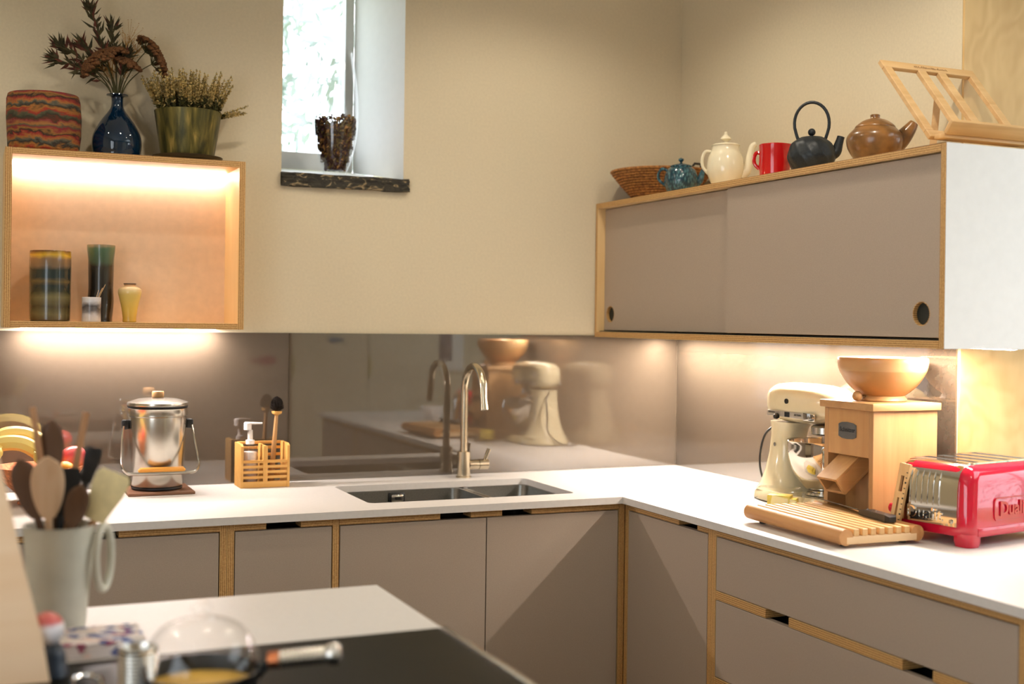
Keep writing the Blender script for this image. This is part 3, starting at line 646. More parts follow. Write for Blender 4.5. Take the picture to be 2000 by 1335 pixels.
# ------------------------------------------------------------------ compost bin, caddy, fruit
tag(MB().box((-1.962, -.205, H + .0005), (-1.772, -.02, H + .009), 0, .002).build('wooden_board', WALNUT, at=(-1.867, -.11, H)), 'flat square dark wooden board under the compost bin', 'board')
t = thing('compost_bin', 'stainless steel compost bin with a wooden knob and bail handle', 'bin', (-1.869, -.108, H + .0095))
BINS = mat('satin stainless steel', (205, 200, 190), .22, 1, var=.02)
MB().lathe([(0, .0), (.071, 0), (.0735, .003), (.0735, .008), (0, .008)], 48).build('base_ring', BLACK, t)
MB().lathe([(0, .009), (.0715, .009), (.074, .013), (.0845, .205), (.0845, .215), (.0875, .218), (.0875, .237), (.089, .24), (.085, .242), (.08, .235)], 56).build('body', BINS, t)
MB().lathe([(.082, .243), (.087, .243), (.087, .2475), (.08, .2475)], 48).build('gasket', BLACK, t)
ld = MB().lathe([(.08, .248), (.0885, .248), (.0895, .251), (.088, .257), (.06, .266), (.02, .270), (0, .2705)], 56).build('lid', BINS, t)
MB().lathe([(0, .2705), (.016, .2705), (.0175, .273), (.0175, .286), (.016, .289), (0, .289)], 28).build('knob', BEECHZ, ld)
for s_ in (-1, 1):
    MB().box((s_ * .083, -.013, .178), (s_ * .103, .013, .206), 0, .005).build('handle_bracket', BLACK, t)
hp = [(-.098, -.012, .188), (-.104, -.02, .15), (-.109, -.052, .10), (-.11, -.075, .078), (-.100, -.092, .062), (-.080, -.098, .056), (0, -.099, .055), (.080, -.098, .056), (.100, -.092, .062), (.11, -.075, .078), (.109, -.052, .10), (.104, -.02, .15), (.098, -.012, .188)]
hn = MB().tube(spline(hp, 5), .0062, 8, 0, .55).build('bail_handle', BINS, t)
MB().tube([(-.066, -.0985, .063), (-.06, -.0985, .0665), (.06, -.0985, .0665), (.066, -.0985, .063)], [.004, .0075, .0075, .004], 12).build('grip', wood('orange bamboo grip', (214, 140, 40), (226, 160, 66), 'x', 60), hn)

t = thing('bamboo_caddy', 'slatted bamboo sink caddy holding soap and a dish brush', 'caddy', (-1.549, -.083, H + .0005))
hx, hy = .0755, .048
MB().box((-hx + .008, -hy + .006, .002), (hx - .008, hy - .006, .008)).build('base', BAMBOO, t)
for sx in (-1, 1):
    o_ = MB().prism([(-hy, 0), (hy, 0), (hy, .134), (-hy + .016, .134), (-hy, .128)], sx * hx, sx * (hx - .008), 'x'); o_.build('side_panel', BAMBOO, t)
MB().box((-.004, -hy + .008, .008), (.004, hy - .006, .128)).build('divider', BAMBOO, t)
MB().box((-.007, -hy, .018), (.007, -hy + .0075, .128), 0, .001).build('post', BAMBOO, t)
for z, h_ in ((.0, .019), (.0275, .0085), (.0435, .0085), (.0595, .0085), (.0755, .009)):
    MB().box((-hx + .008, -hy + .001, z), (hx - .008, -hy + .007, z + h_), 0, .001).build('slat', BAMBOO, t)
for z in (0, .022, .044, .066, .088, .110, .126):
    MB().box((-hx + .008, hy - .006, z), (hx - .008, hy - .001, z + .009), 0, .001).build('slat', BAMBOO, t)
t = thing('soap_dispenser', 'clear pump bottle of white soap in the bamboo caddy', 'soap bottle', (-1.587, -.083, H + .0090))
MB().lathe([(0, 0), (.021, 0), (.022, .002), (.022, .098), (0, .098)], 28).build('soap', mat('white soap', (236, 228, 224), .3), t)
MB().lathe([(.0222, 0), (.0235, .003), (.0235, .108), (.021, .117), (.0125, .122), (.0125, .13)], 28).build('bottle', GLASS, t)
MB().lathe([(.0135, .122), (.0135, .134), (.008, .136), (.0075, .165), (.0, .165)], 20).build('pump_collar', mat('white plastic', (232, 224, 218), .35), t)
MB().tube([(-.008, 0, .166), (-.008, 0, .187), (-.008, 0, .190)], [.012, .012, .009], 14).tube([(-.004, 0, .186), (.035, -.01, .186)], [.004, .003], 8).build('pump_head', MC['white plastic'], t)
t = thing('dish_brush', 'wooden dish brush with dark bristles upright in the caddy', 'brush', (-1.518, -.07, H + .0095))
MB().tube([(.0, 0, .0), (.004, -.004, .06), (.012, -.008, .19), (.0135, -.009, .213)], [.0095, .0085, .006, .0055], 14).build('handle', BEECHZ, t)
MB().lathe([(.005, .208), (.015, .214), (.0165, .221), (.008, .222)], 24, (.014, -.009, 0)).build('ferrule', BAMBOO, t)
q = MB(); rs = random.Random(8)
for i in range(420):
    d = Vector((rs.gauss(0, 1), rs.gauss(0, 1), rs.gauss(.7, 1))).normalized(); d.z = abs(d.z) * .9 + .1; p0 = Vector((.014, -.009, .222)) + Vector((d.x * .008, d.y * .008, 0)); p1 = Vector((.014, -.009, .226)) + Vector((d.x * .022, d.y * .022, d.z * .042))
    q.tube([p0, p1], [.0007, .0005], 3)
tag(q.build('bristles', mat('dark bristle', (34, 24, 16), .8), t, smooth=0), kind='stuff')

FB = (-2.205, -.25, H + .0005)
tag(MB().lathe(sprof([(0, .0), (.05, 0), (.055, .006), (.05, .02), (.09, .06), (.115, .096), (.118, .104)], 4) + [(.113, .104), (.085, .066), (.04, .028), (0, .024)], 44).build('fruit_bowl', mat('terracotta wicker', (196, 122, 78), .8, var=.2, nscale=90, bmp=.6)), 'terracotta-coloured fruit bowl of bananas and a mango', 'bowl').location = FB
def banana(pts, label, rr=.017):
    p = spline(pts, 5); n = len(p)
    r = [rr * (.35 if i < 2 else min(1, .55 + .25 * min(i - 1, n - 2 - i))) if 1 < i < n - 2 else rr * .3 for i in range(n)]
    q = MB().tube(p, r, 8)
    m_ = bands('banana skin', 'z', [(0, (176, 150, 40)), (.5, (226, 194, 84)), (1, (232, 204, 120))], .5, 0, .03, .2)
    tag(q.build('banana', m_), label, 'banana', 'bananas in the fruit bowl').location = FB
banana([(.02, -.05, .120), (-.01, -.055, .150), (-.05, -.055, .172), (-.10, -.05, .172), (-.135, -.04, .15)], 'banana arching nearest on top of the fruit bowl', .021)
banana([(.03, .0, .150), (-.005, .0, .176), (-.045, .005, .192), (-.09, .005, .19), (-.13, .0, .165)], 'banana arching highest at the back of the bunch', .021)
banana([(-.10, -.085, .17), (-.118, -.09, .145), (-.125, -.092, .115), (-.118, -.088, .085)], 'banana hanging down at the left of the fruit bowl', .019)
banana([(-.02, -.092, .15), (.004, -.096, .13), (.014, -.096, .105), (.010, -.088, .075)], 'banana pointing down in front of the bunch', .018)
q = MB().ball((0, 0, 0), .036, 20, 0, 1.25); q.xf(Matrix.Rotation(radians(50), 4, 'Y'))
tag(q.build('mango', bands('mango skin', 'z', [(0, (226, 160, 60)), (.45, (226, 110, 70)), (.7, (206, 60, 66)), (1, (214, 90, 80))], .35, .2, .02, .08, offset=.5)), 'red and yellow mango in the fruit bowl', 'mango').location = (FB[0] + .082, FB[1] - .01, FB[2] + .118)
tag(MB().ball((0, 0, 0), .028, 18, 0, .92).build('orange_fruit', mat('orange skin', (232, 160, 40), .5, var=.06, bmp=.2)), 'small orange fruit in front of the mango', 'fruit').location = (FB[0] + .062, FB[1] - .058, FB[2] + .095)

# ------------------------------------------------------------------ things on the wall cabinet
ZC = CZ1 + .0005; ANG = radians(-32)
# coil basket
BK = (-.192, -.188, ZC)
t = thing('coil_basket', 'wide shallow coiled straw basket in the corner on the cabinet', 'basket', BK)
prof = []
for i in range(13):
    f_ = i / 12; r = .085 + .088 * f_ ** .85; z = .004 + .096 * f_
    for k in range(5):
        a = -pi / 2 + pi * k / 4; prof.append((r + .0042 * cos(a), z + .0042 * sin(a) + .0001 * k))
mcb, N, L, bs = newmat('coiled straw')
wv = N.new('ShaderNodeTexWave'); wv.wave_type = 'RINGS'; wv.rings_direction = 'Z'; wv.inputs['Scale'].default_value = 60; wv.inputs['Distortion'].default_value = 6; L.new(coords(N, L), wv.inputs[0])
nz = noise(N, L, coords(N, L, (120, 120, 90)), 1, 3)
L.new(ramp(N, L, nz, [(.35, (120, 74, 34)), (.65, (190, 130, 66))]), bs.inputs['Base Color']); bs.inputs['Roughness'].default_value = .85; bump(N, L, bs, nz, .8, .003)
MB().lathe([(0, .0)] + [(.07, 0)] + prof + [(.166, .098), (.08, .012), (0, .01)], 64).build('body', mcb, t)
MB().tube([(.02, -.16, .1), (.03, -.168, .116), (.06, -.158, .117), (.07, -.145, .1)], .004, 8).build('carry_loop', BLACK, t)
def teapot(name, label, loc, prof, lidprof, mats, spout, srad, handle, hr, knob=None, seg=40, wob=None):
    t = thing(name, label, 'teapot', loc, ANG)
    MB().lathe(prof, seg, wob=wob).build('body', mats[0], t)
    l_ = MB().lathe(lidprof, seg).build('lid', mats[0], t)
    if knob: MB().lathe(knob, 24).build('knob', mats[1], l_)
    MB().tube(spline(spout, 5), [srad[0] + (srad[1] - srad[0]) * i / (5 * (len(spout) - 1)) for i in range(5 * (len(spout) - 1) + 1)], 14, upv=(0, 1, 0)).build('spout', mats[0], t)
    if handle: MB().tube(spline(handle, 6), hr, 10, upv=(0, 1, 0)).build('handle', mats[2], t)
    return t
mt, N, L, bs = newmat('ribbed teal glaze')
vz = N.new('ShaderNodeTexVoronoi'); vz.inputs['Scale'].default_value = 1; L.new(coords(N, L, (150, 150, 70)), vz.inputs['Vector'])
L.new(ramp(N, L, vz.outputs['Distance'], [(.15, (74, 120, 128)), (.6, (22, 56, 70))]), bs.inputs['Base Color']); bs.inputs['Roughness'].default_value = .15; bs.inputs['Coat Weight'].default_value = .4; bump(N, L, bs, vz.outputs['Distance'], .5, .003)
teapot('blue_teapot', 'small teal textured teapot in front of the straw basket', (-.268, -.442, ZC),
       sprof([(0, 0), (.038, 0), (.044, .004), (.054, .03), (.055, .05), (.048, .075), (.036, .086), (.034, .089)], 4),
       sprof([(.0355, .089), (.034, .0925), (.02, .097), (.008, .1), (0, .1)], 3), [mt, mt, mt],
       [(.04, 0, .03), (.06, 0, .042), (.068, 0, .066), (.075, 0, .085)], (.014, .0065), [(-.046, 0, .078), (-.062, 0, .082), (-.073, 0, .066), (-.07, 0, .045), (-.05, 0, .028)], .0048,
       [(.004, .1), (.004, .104), (.009, .11), (.008, .115), (0, .119)])
CR = mat('cream glazed china', (232, 220, 190), .15, var=.01, coat=.5)
teapot('cream_teapot', 'tall cream china teapot with a pointed lid knob', (-.262, -.690, ZC),
       sprof([(0, 0), (.036, 0), (.04, .004), (.054, .035), (.0575, .06), (.053, .09), (.044, .11), (.0415, .122), (.044, .127)], 4) + [(.04, .128)],
       sprof([(.041, .1275), (.038, .131), (.022, .134), (.009, .136), (0, .136)], 3), [CR, CR, CR],
       [(.045, 0, .035), (.064, 0, .05), (.072, 0, .085), (.08, 0, .122), (.092, 0, .132)], (.017, .0075), [(-.044, 0, .108), (-.062, 0, .108), (-.071, 0, .085), (-.068, 0, .06), (-.05, 0, .04)], .0052,
       [(.006, .136), (.006, .14), (.017, .147), (.0155, .151), (.006, .16), (.005, .169), (0, .171)])
# red jug
RJ = mat('red glazed stoneware', (190, 18, 20), .16, var=.02, coat=.5)
t = thing('red_jug', 'small bright red jug between the cream teapot and black kettle', 'jug', (-.262, -.942, ZC), ANG)
def jwob(a, z): return 1 + (.22 * max(0, cos(a)) ** 10 * max(0, (z - .045) / .05))
MB().lathe([(0, 0), (.038, 0), (.042, .004), (.0455, .04), (.0445, .075), (.0455, .096), (.044, .098), (.0425, .096), (.041, .07), (.041, .008), (0, .007)], 56, wob=jwob).build('body', RJ, t)
MB().tube(spline([(-.042, 0, .074), (-.052, 0, .074), (-.058, 0, .06), (-.056, 0, .042), (-.043, 0, .028)], 6), .0055, 10, upv=(0, 1, 0)).build('handle', RJ, t)
# cast iron kettle
IR = mat('black cast iron', (24, 30, 34), .45, var=.2, nscale=200, bmp=.1)
t = thing('iron_kettle', 'black cast-iron kettle with a tall hoop handle', 'kettle', (-.258, -1.107, ZC), ANG)
MB().lathe(sprof([(0, 0), (.042, 0), (.05, .005), (.063, .032), (.0645, .05), (.056, .078), (.038, .093), (.03, .095)], 5), 96, wob=lambda a, z: 1 + .04 * (((a * 12 / (2 * pi) + z * 22) % 1) - .5)).build('body', IR, t)
l_ = MB().lathe([(.031, .0945), (.031, .097), (.015, .1), (0, .101)], 32).build('lid', IR, t)
MB().lathe([(0, .1), (.004, .1), (.004, .104)], 12).ball((0, 0, .112), .0105, 18).build('knob', IR, l_)
MB().tube(spline([(.05, 0, .048), (.066, 0, .056), (.073, 0, .078), (.079, 0, .099)], 5), [.017, .0165, .016, .0155, .015, .0145, .014, .0135, .013, .0125, .012, .0115, .011, .0105, .0105, .0105], 14, upv=(0, 1, 0)).build('spout', IR, t)
ha = [(.047 * cos(radians(a)), 0, .137 + .058 * sin(radians(a))) for a in range(0, 181, 12)]
MB().tube([(.036, 0, .089), (.042, 0, .108), (.0462, 0, .124)] + ha + [(-.0462, 0, .124), (-.042, 0, .108), (-.036, 0, .089)], .0044, 10, upv=(0, 1, 0)).build('hoop_handle', IR, t)
for s_ in (-1, 1): MB().ball((s_ * .035, 0, .091), .0065, 10).build('handle_lug', IR, t)
# brown teapot
BT = mat('brown salt-glazed stoneware', (122, 84, 44), .28, var=.28, nscale=22, coat=.25)
teapot('brown_teapot', 'squat brown stoneware teapot beside the recipe stand', (-.262, -1.372, ZC),
       sprof([(0, 0), (.046, 0), (.05, .004), (.066, .03), (.0715, .052), (.068, .068), (.055, .082), (.051, .086)], 4),
       sprof([(.051, .0865), (.048, .092), (.032, .104), (.016, .11), (.012, .111), (0, .111)], 3), [BT, BT, BT],
       [(.042, 0, .040), (.064, 0, .056), (.084, 0, .080), (.097, 0, .099)], (.030, .0115), None, .006,
       [(.0125, .111), (.0115, .113), (.0125, .119), (.0105, .121), (0, .12)])
# recipe stand
t = thing('recipe_stand', 'slatted wooden recipe book stand on the end of the cabinet', 'book stand', (-.13, -1.6, ZC))
OAKS = wood('pale oak stand', (196, 152, 98), (222, 184, 132), 'x', 60, .55)
th = radians(40); fwv = Vector((0, sin(th), cos(th))); nrm = Vector((0, -cos(th), sin(th)))
def bar(name, xa, xb, sa, sb, thick=.012, m_=OAKS, o=None, off=0):
    b_ = MB().box((xa, sa, 0), (xb, sb, thick), 0, .0012, 1); s0 = Vector((0, .0, .034))
    b_.v = [s0 + Vector((v_.x, 0, 0)) + fwv * v_.y - nrm * (v_.z - off) for v_ in b_.v]
    return b_.build(name, m_, o or t)
LX, RX, LH = -.157, .150, .285
bar('frame_bar', LX, RX, LH - .026, LH); bar('frame_bar', LX, RX, 0, .024)
bar('frame_bar', LX, LX + .024, .024, LH - .026); bar('frame_bar', RX - .024, RX, .024, LH - .026)
bar('slat', -.048, -.022, .024, LH - .026); bar('slat', .018, .044, .024, LH - .026)
MB().tube([(-.015, .15, .0015), (-.004, .142, .17)], .012, 4).build('prop_leg', OAKS, t)
lg = MB().box((LX + .01, -.044, .036), (RX + .004, -.032, .072), 0, .002); lg.xf(Matrix.Translation((0, -.038, .04)) @ Matrix.Rotation(radians(38), 4, 'X') @ Matrix.Translation((0, .038, -.04))); lg.build('ledge', OAKS, t)
MB().box((LX + .01, -.035, .026), (RX + .004, .0, .038), 0, .002).build('ledge_base', OAKS, t)
MB().box((LX + .03, -.02, 0), (LX + .05, .15, .02), 0, .001).build('foot', WALNUT, t); MB().box((RX - .05, -.02, 0), (RX - .03, .15, .02), 0, .001).build('foot', WALNUT, t)
sc = MB(); rs = random.Random(5); px_ = -.055
while px_ < .05:
    h_ = rs.uniform(.002, .007); c0 = [Vector((px_, LH - .016, 0)), Vector((px_ + .002, LH - .016 + h_, 0)), Vector((px_ + .004, LH - .016 - h_ * .4, 0))]
    sc.tube([Vector((0, 0, .034)) + Vector((c.x, 0, 0)) + fwv * c.y + nrm * .0006 for c in c0], .0004, 4); px_ += rs.uniform(.0035, .007)
sc.build('pencil_writing', mat('pencil', (120, 84, 56), .8), t)

# ------------------------------------------------------------------ stand mixer (head points along -y)
CM = mat('cream enamel', (230, 216, 178), .18, var=.008, coat=.5)
MX = (-.135, -.932, H + .0005)
t = thing('stand_mixer', 'cream stand mixer with a steel bowl against the splashback', 'stand mixer', MX)
def ell(cy, cz, ry, rz, n=28, x=0, p=2.0):
    o = []
    for k in range(n):
        a = 2 * pi * k / n; c_, s_ = cos(a), sin(a)
        o.append((x, cy + ry * abs(c_) ** (2 / p) * (1 if c_ > 0 else -1), cz + rz * abs(s_) ** (2 / p) * (1 if s_ > 0 else -1)))
    return o
# base foot: outline rings in z
def foot_ring(z, gx, y0, y1, n=36):
    o = []
    for k in range(n):
        a = 2 * pi * k / n; c_, s_ = cos(a), sin(a); p = 2.6
        o.append((gx * abs(c_) ** (2 / p) * (1 if c_ > 0 else -1), (y0 + y1) / 2 + (y1 - y0) / 2 * abs(s_) ** (2 / p) * (1 if s_ > 0 else -1), z))
    return o
q = MB().loft([foot_ring(.004, .110, -.185, .175), foot_ring(.02, .108, -.183, .172), foot_ring(.032, .098, -.175, .160)])
q.build('base', CM, t)
MB().loft([foot_ring(0, .108, -.183, .172), foot_ring(.004, .110, -.185, .175)], 0).build('base_pad', BLACK, t)
q = MB().loft([foot_ring(.03, .095, -.02, .158), foot_ring(.05, .078, .0, .148), foot_ring(.09, .064, .015, .136), foot_ring(.14, .055, .028, .124), foot_ring(.19, .052, .03, .118), foot_ring(.215, .052, .02, .12), foot_ring(.232, .055, .0, .125)])
q.build('column', CM, t)
# head: rings along y
hr_ = []
for y, hw, z0, z1 in ((.135, .012, .275, .305), (.130, .035, .258, .325), (.118, .05, .243, .337), (.095, .058, .236, .345), (.05, .062, .232, .349), (-.03, .063, .232, .350), (-.10, .062, .236, .348), (-.15, .058, .246, .342), (-.18, .047, .258, .330), (-.192, .03, .272, .316), (-.196, .012, .285, .303)):
    ring = []
    for k in range(32):
        a = 2 * pi * k / 32; c_, s_ = cos(a), sin(a); p = 2.7
        ring.append((hw * abs(c_) ** (2 / p) * (1 if c_ > 0 else -1), y, (z0 + z1) / 2 + (z1 - z0) / 2 * abs(s_) ** (2 / p) * (1 if s_ > 0 else -1)))
    hr_.append(ring[::-1])
hdm = MB().loft(hr_).build('motor_head', CM, t)
for s_ in (-1, 1):
    bd = MB().box((s_ * .0575, -.12, .250), (s_ * .0642, .098, .267), 0, .001).build('trim_band', mat('grey metal band', (176, 168, 156), .35, .35), hdm)
MB().box((-.0648, -.128, .247), (-.0615, -.075, .269), 0, .001).build('trim_band', CHROME, hdm)
sk_ = MB().tube([(-.064, .045, .252), (-.072, .045, .250), (-.076, .045, .250)], [.0085, .0085, .006], 14).build('speed_knob', BLACK, hdm)
MB().tube([(-.062, .004, .297), (-.066, .004, .297)], [.0075, .0075], 14).build('lock_knob', BLACK, hdm)
MB().box((-.0648, -.012, .251), (-.0640, .012, .266)).build('speed_scale', BLACK, hdm)
Mt = Matrix(((0, 0, -1, -.0647), (-1, 0, 0, .074), (0, 1, 0, .2615), (0, 0, 0, 1)))
text('KitchenAid', .0068, .0002, BLACK, hdm, Mt)
text('ARTISAN', .008, .0002, BLACK, hdm, Matrix(((0, 0, -1, -.0647), (-1, 0, 0, -.05), (0, 1, 0, .2595), (0, 0, 0, 1))))
MB().lathe([(0, .205), (.03, .205), (.036, .209), (.036, .227), (.03, .233)], 32, (0, -.088, 0)).build('planetary_hub', STEEL, t)
MB().tube([(0, -.088, .206), (0, -.088, .12)], .006, 10).build('beater_shaft', STEEL, t)
bwl = MB().lathe(sprof([(0, .04), (.03, .04), (.034, .045), (.055, .055), (.085, .095), (.1, .145), (.103, .186), (.106, .188)], 4) + [(.104, .189), (.1, .186), (.097, .145), (.082, .098), (.05, .06), (0, .048)], 56, (0, -.088, 0)).build('bowl', mat('polished steel', (214, 208, 198), .08, 1, var=.01), t)
MB().tube(spline([(-.06, -.165, .175), (-.075, -.186, .165), (-.075, -.186, .11), (-.055, -.155, .085)], 5), .005, 8).build('bowl_handle', CHROME, bwl)
MB().lathe([(0, .034), (.05, .034), (.045, .04), (0, .04)], 32, (0, -.088, 0)).build('bowl_plate', STEEL, t)
MB().tube([(-.056, .07, .165), (-.0535, .07, .165)], [.006, .006], 12).build('pivot_screw', STEEL, t)
MB().tube(spline([(0, .115, .225), (-.03, .15, .19), (-.035, .172, .12), (-.03, .168, .06), (.02, .19, .01), (.09, .21, .008)], 6), .0035, 8).build('power_cord', BLACK, t)

# ------------------------------------------------------------------ grain mill
GM = (-.1545, -1.281, H + .0005)
t = thing('grain_mill', 'beech wood grain mill with a bowl-shaped hopper', 'grain mill', GM)
ax, ay, az = .1065, .098, .30   # half depth (x), half width (y), body height
MB().box((-ax + .06, -ay + .003, .0), (ax, ay - .003, az)).build('core', BEECHZ, t)
for s_ in (-1, 1):
    MB().box((-ax, s_ * ay, 0), (ax, s_ * (ay - .016), az), 0, .001, 1).build('side_panel', BEECHZ, t)
MB().box((-ax, -ay + .0165, .178), (-ax + .059, ay - .0165, az), 0, .001, 1).build('front_panel', wood('flecked beech front', (176, 128, 76), (200, 156, 100), 'z', 30, .45), t)
MB().box((-ax - .010, -ay - .010, az + .0005), (ax + .004, ay + .010, az + .020), 0, .002).build('top_slab', BEECHX, t)
ch = MB(); cw, chh, ln = .040, .026, .115
for a_, b_, c_, d_ in ((-cw, cw, chh - .008, chh), (-cw, cw, -chh, -chh + .008)):
    ch.box((0, a_, c_), (ln, b_, d_), 0, .001, 1)
for s_ in (-1, 1): ch.box((0, s_ * cw, -chh + .008), (ln, s_ * (cw - .008), chh - .008))
ch.xf(Matrix.Translation((-ax - .045, .012, .098)) @ Matrix.Rotation(radians(-38), 4, 'Y')); ch.build('flour_chute', BEECHX, t)
# badge
bp = [(-.036, -.016), (-.022, -.021), (0, -.0225), (.022, -.021), (.036, -.016), (.036, .016), (.022, .021), (0, .0225), (-.022, .021), (-.036, .016)]
bd = MB().prism(bp, -ax - .0015, -ax - .0002, 'x'); bd.xf(Matrix.Translation((0, .002, .243))); bo = bd.build('badge', mat('brushed badge metal', (140, 140, 136), .25, 1), t)
text('Schnitzer', .0165, .0002, BLACK, bo, Matrix(((0, 0, -1, -ax - .0017), (-1, 0, 0, .002), (0, 1, 0, .245), (0, 0, 0, 1))), bold=.0003)
hz = az + .0205
MB().lathe([(0, 0), (.062, 0), (.064, .003), (.06, .010), (.055, .016)], 44, (.006, 0, hz)).build('hopper_collar', BEECHX, t)
MB().lathe(sprof([(.05, .012), (.062, .018), (.09, .042), (.112, .077), (.118, .101), (.1175, .113), (.113, .116)], 4) + [(.108, .113), (.1, .077), (.078, .05), (.04, .025), (0, .022)], 60, (.006, 0, hz)).build('hopper_bowl', bands('laminated maple bowl', 'z', [(0, (176, 124, 70)), (.45, (186, 136, 82)), (.62, (190, 142, 88)), (.63, (204, 162, 110)), (.92, (200, 156, 102)), (.93, (180, 130, 76)), (1, (210, 170, 120))], .4, .2, .004, .13, offset=-2.46), t)
MB().ball((-.078, .0, hz + .0135), .0135, 18).build('adjuster_ball', BEECHX, t)
MB().tube([(-.066, 0, hz + .0135), (-.05, 0, hz + .012)], .004, 8).build('adjuster_rod', STEEL, t)

# ------------------------------------------------------------------ butter dish, bread board, knife
t = thing('butter_dish', 'clear glass butter dish in front of the mixer', 'butter dish', (-.318, -1.062, H + .0005), radians(-48))
MB().box((-.076, -.042, 0), (.076, .042, .006), 0, .0025).build('tray', GLASS, t)
r0 = lambda z, hx_, hy_: [(x, y, z) for x, y in rrect(-hx_, -hy_, hx_, hy_, .012, 4)]
q = MB().loft([r0(.0065, .071, .038), r0(.055, .062, .033), r0(.068, .056, .028)], 0, False); n_ = len(r0(0, 1, 1)); q.add(r0(.068, .056, .028), [tuple(range(n_))]); q.build('cover', GLASS, t)
tag(MB().box((-.03, -.022, .007), (.034, .022, .048), 0, .003).box((.01, -.02, .007), (.05, .02, .040), 0, .003).build('butter', mat('butter', (226, 200, 84), .5), at=None), 'block of yellow butter under the glass cover', 'butter')
bt = bpy.data.objects['butter']; bt.location = (-.318, -1.062, H + .0005); bt.rotation_euler = (0, 0, radians(-48))
t = thing('bread_board', 'slatted wooden bread cutting board near the worktop edge', 'bread board', (-.402, -1.387, H + .0005), radians(-2))
CHY = wood('cherry board wood', (166, 112, 62), (196, 144, 88), 'y', 50, .45); CHX = wood('pale board end', (206, 168, 122), (228, 196, 154), 'x', 50, .5)
for s_ in (-1, 1):
    MB().tube([(s_ * .103, -.203, .0255), (s_ * .103, .203, .0275)], .0195, 18).build('rounded_rail', CHY, t)
for y in (-.194, .194):
    MB().box((-.102, y - .009, .009), (.102, y + .009, .027), 0, .001, 1).build('crossbar', CHX, t)
for i in range(7):
    x = -.0735 + i * .0245
    MB().box((x - .0075, -.203, .0272), (x + .0075, .203, .044), 0, .0012, 1).build('slat', BEECH, t)
for sx in (-1, 1):
    for y in (-.17, .17): MB().lathe([(0, 0), (.009, 0), (.009, .0085), (0, .0085)], 12, (sx * .085, y, 0)).build('foot', BLACK, t)
t = thing('bread_knife', 'black-handled bread knife lying on the board', 'knife', (-.322, -1.415, H + .0455), radians(-9))
bl = MB().prism([(-.013, .215), (-.016, .19), (-.016, 0), (.014, 0), (.014, .17)], 0.0005, .0022, 'z'); bl.xf(Matrix.Translation((0, 0, .006)) @ Matrix.Rotation(radians(20), 4, 'Y')); bl.build('blade', STEEL, t)
MB().loft([[(x * .8, 0, z) for x, z in ((-.014, .0), (.012, .0), (.012, .012), (-.014, .012))], [(x, -.03, z) for x, z in ((-.016, .0), (.013, .0), (.013, .017), (-.016, .017))], [(x, -.1, z) for x, z in ((-.014, .0), (.012, .0), (.012, .017), (-.014, .017))], [(x, -.128, z) for x, z in ((-.017, .0), (.013, .0), (.013, .018), (-.017, .018))], [(x * .7, -.138, z) for x, z in ((-.014, .002), (.012, .002), (.012, .014), (-.014, .014))]]).build('handle', BLACK, t)
for y in (-.025, -.065, -.105): MB().lathe([(.003, .017), (.003, .0186), (0, .0186)], 10, (-.001, y, 0)).build('rivet', STEEL, t)

# ------------------------------------------------------------------ toaster
TL, TW, TH = .345, .232, .190
ua = atan2(.167, .986); cr = Vector((-.240, -1.694, H + .0005)); U = Vector((cos(ua), sin(ua), 0)); V = Vector((-sin(ua), cos(ua), 0))
t = thing('toaster', 'bright red four-slot toaster with a ribbed chrome side', 'toaster', cr + U * TL / 2 + V * TW / 2, ua)
hl, hw = TL / 2, TW / 2
def trect(z, ix, iy, r): return [(x, y, z) for x, y in rrect(-hl + ix, -hw + iy, hl - ix, hw - iy, r, 7)]
q = MB().loft([trect(.024, .002, .002, .03), trect(.03, 0, 0, .03), trect(.05, 0, 0, .03), trect(.14, .004, .002, .032), trect(.168, .008, .006, .036), trect(.182, .015, .014, .038), trect(.19, .028, .028, .03), trect(.1925, .04, .04, .02)])
q.build('shell', RED, t)
for sx in (-1, 1):
    for sy in (-1, 1):
        x, y = sx * (hl - .028), sy * (hw - .028)
        MB().loft([[(x + a * 1.0, y + b_ * 1.0, 0.0) for a, b_ in rrect(-.024, -.024, .024, .024, .016, 4)], [(x + a, y + b_, .012) for a, b_ in rrect(-.0275, -.0275, .0275, .0275, .02, 4)], [(x + a, y + b_, .032) for a, b_ in rrect(-.0275, -.0275, .0275, .0275, .02, 4)]]).build('foot', RED, t)
# skirt line on the long side
for sy in (-1, 1): MB().box((-hl + .03, sy * (hw + .0015), .026), (hl - .03, sy * (hw - .01), .046), 0, .0015).build('skirt', RED, t)
# chrome side panel (-x): curved over the top
def chrome(sx):
    prof_ = [(-hl - .0035, .046), (-hl - .003, .06), (-hl - .0005, .135), (-hl + .003, .155), (-hl + .009, .172), (-hl + .020, .185), (-hl + .034, .1935), (-hl + .05, .1955)]
    a = [(sx * -1 * x if sx > 0 else x, z) for x, z in prof_]; ring = lambda y: [(x, y, z) for x, z in a]
    inn = [(x + (.012 if sx < 0 else -.012), z - .006) for x, z in a]
    pts_ = a + inn[::-1]
    return MB().prism([(p[0], p[1]) for p in pts_], -hw + .035, hw - .035, 'y').build('chrome_panel', CHROME, t)
cpan = chrome(-1); chrome(1)
for i in range(7):
    y = -.030 + i * .0168
    MB().tube([(-hl - .0022, y, .090), (-hl + .0005, y, .135), (-hl + .0045, y, .157), (-hl + .0105, y, .172)], [.0015, .0035, .0035, .0015], 8).build('rib', CHROME, cpan)
text('Dualit', .044, .0014, CHROME, cpan, Matrix(((0, 0, -1, -hl - .0036), (-1, 0, 0, .012), (0, 1, 0, .068), (0, 0, 0, 1))), bold=.0003)
MB().lathe([(.005, 0), (.005, .002), (0, .003)], 14).xf(Matrix.Translation((-hl - .0035, -.066, .058)) @ Matrix.Rotation(radians(-90), 4, 'Y')).build('screw', STEEL, cpan)
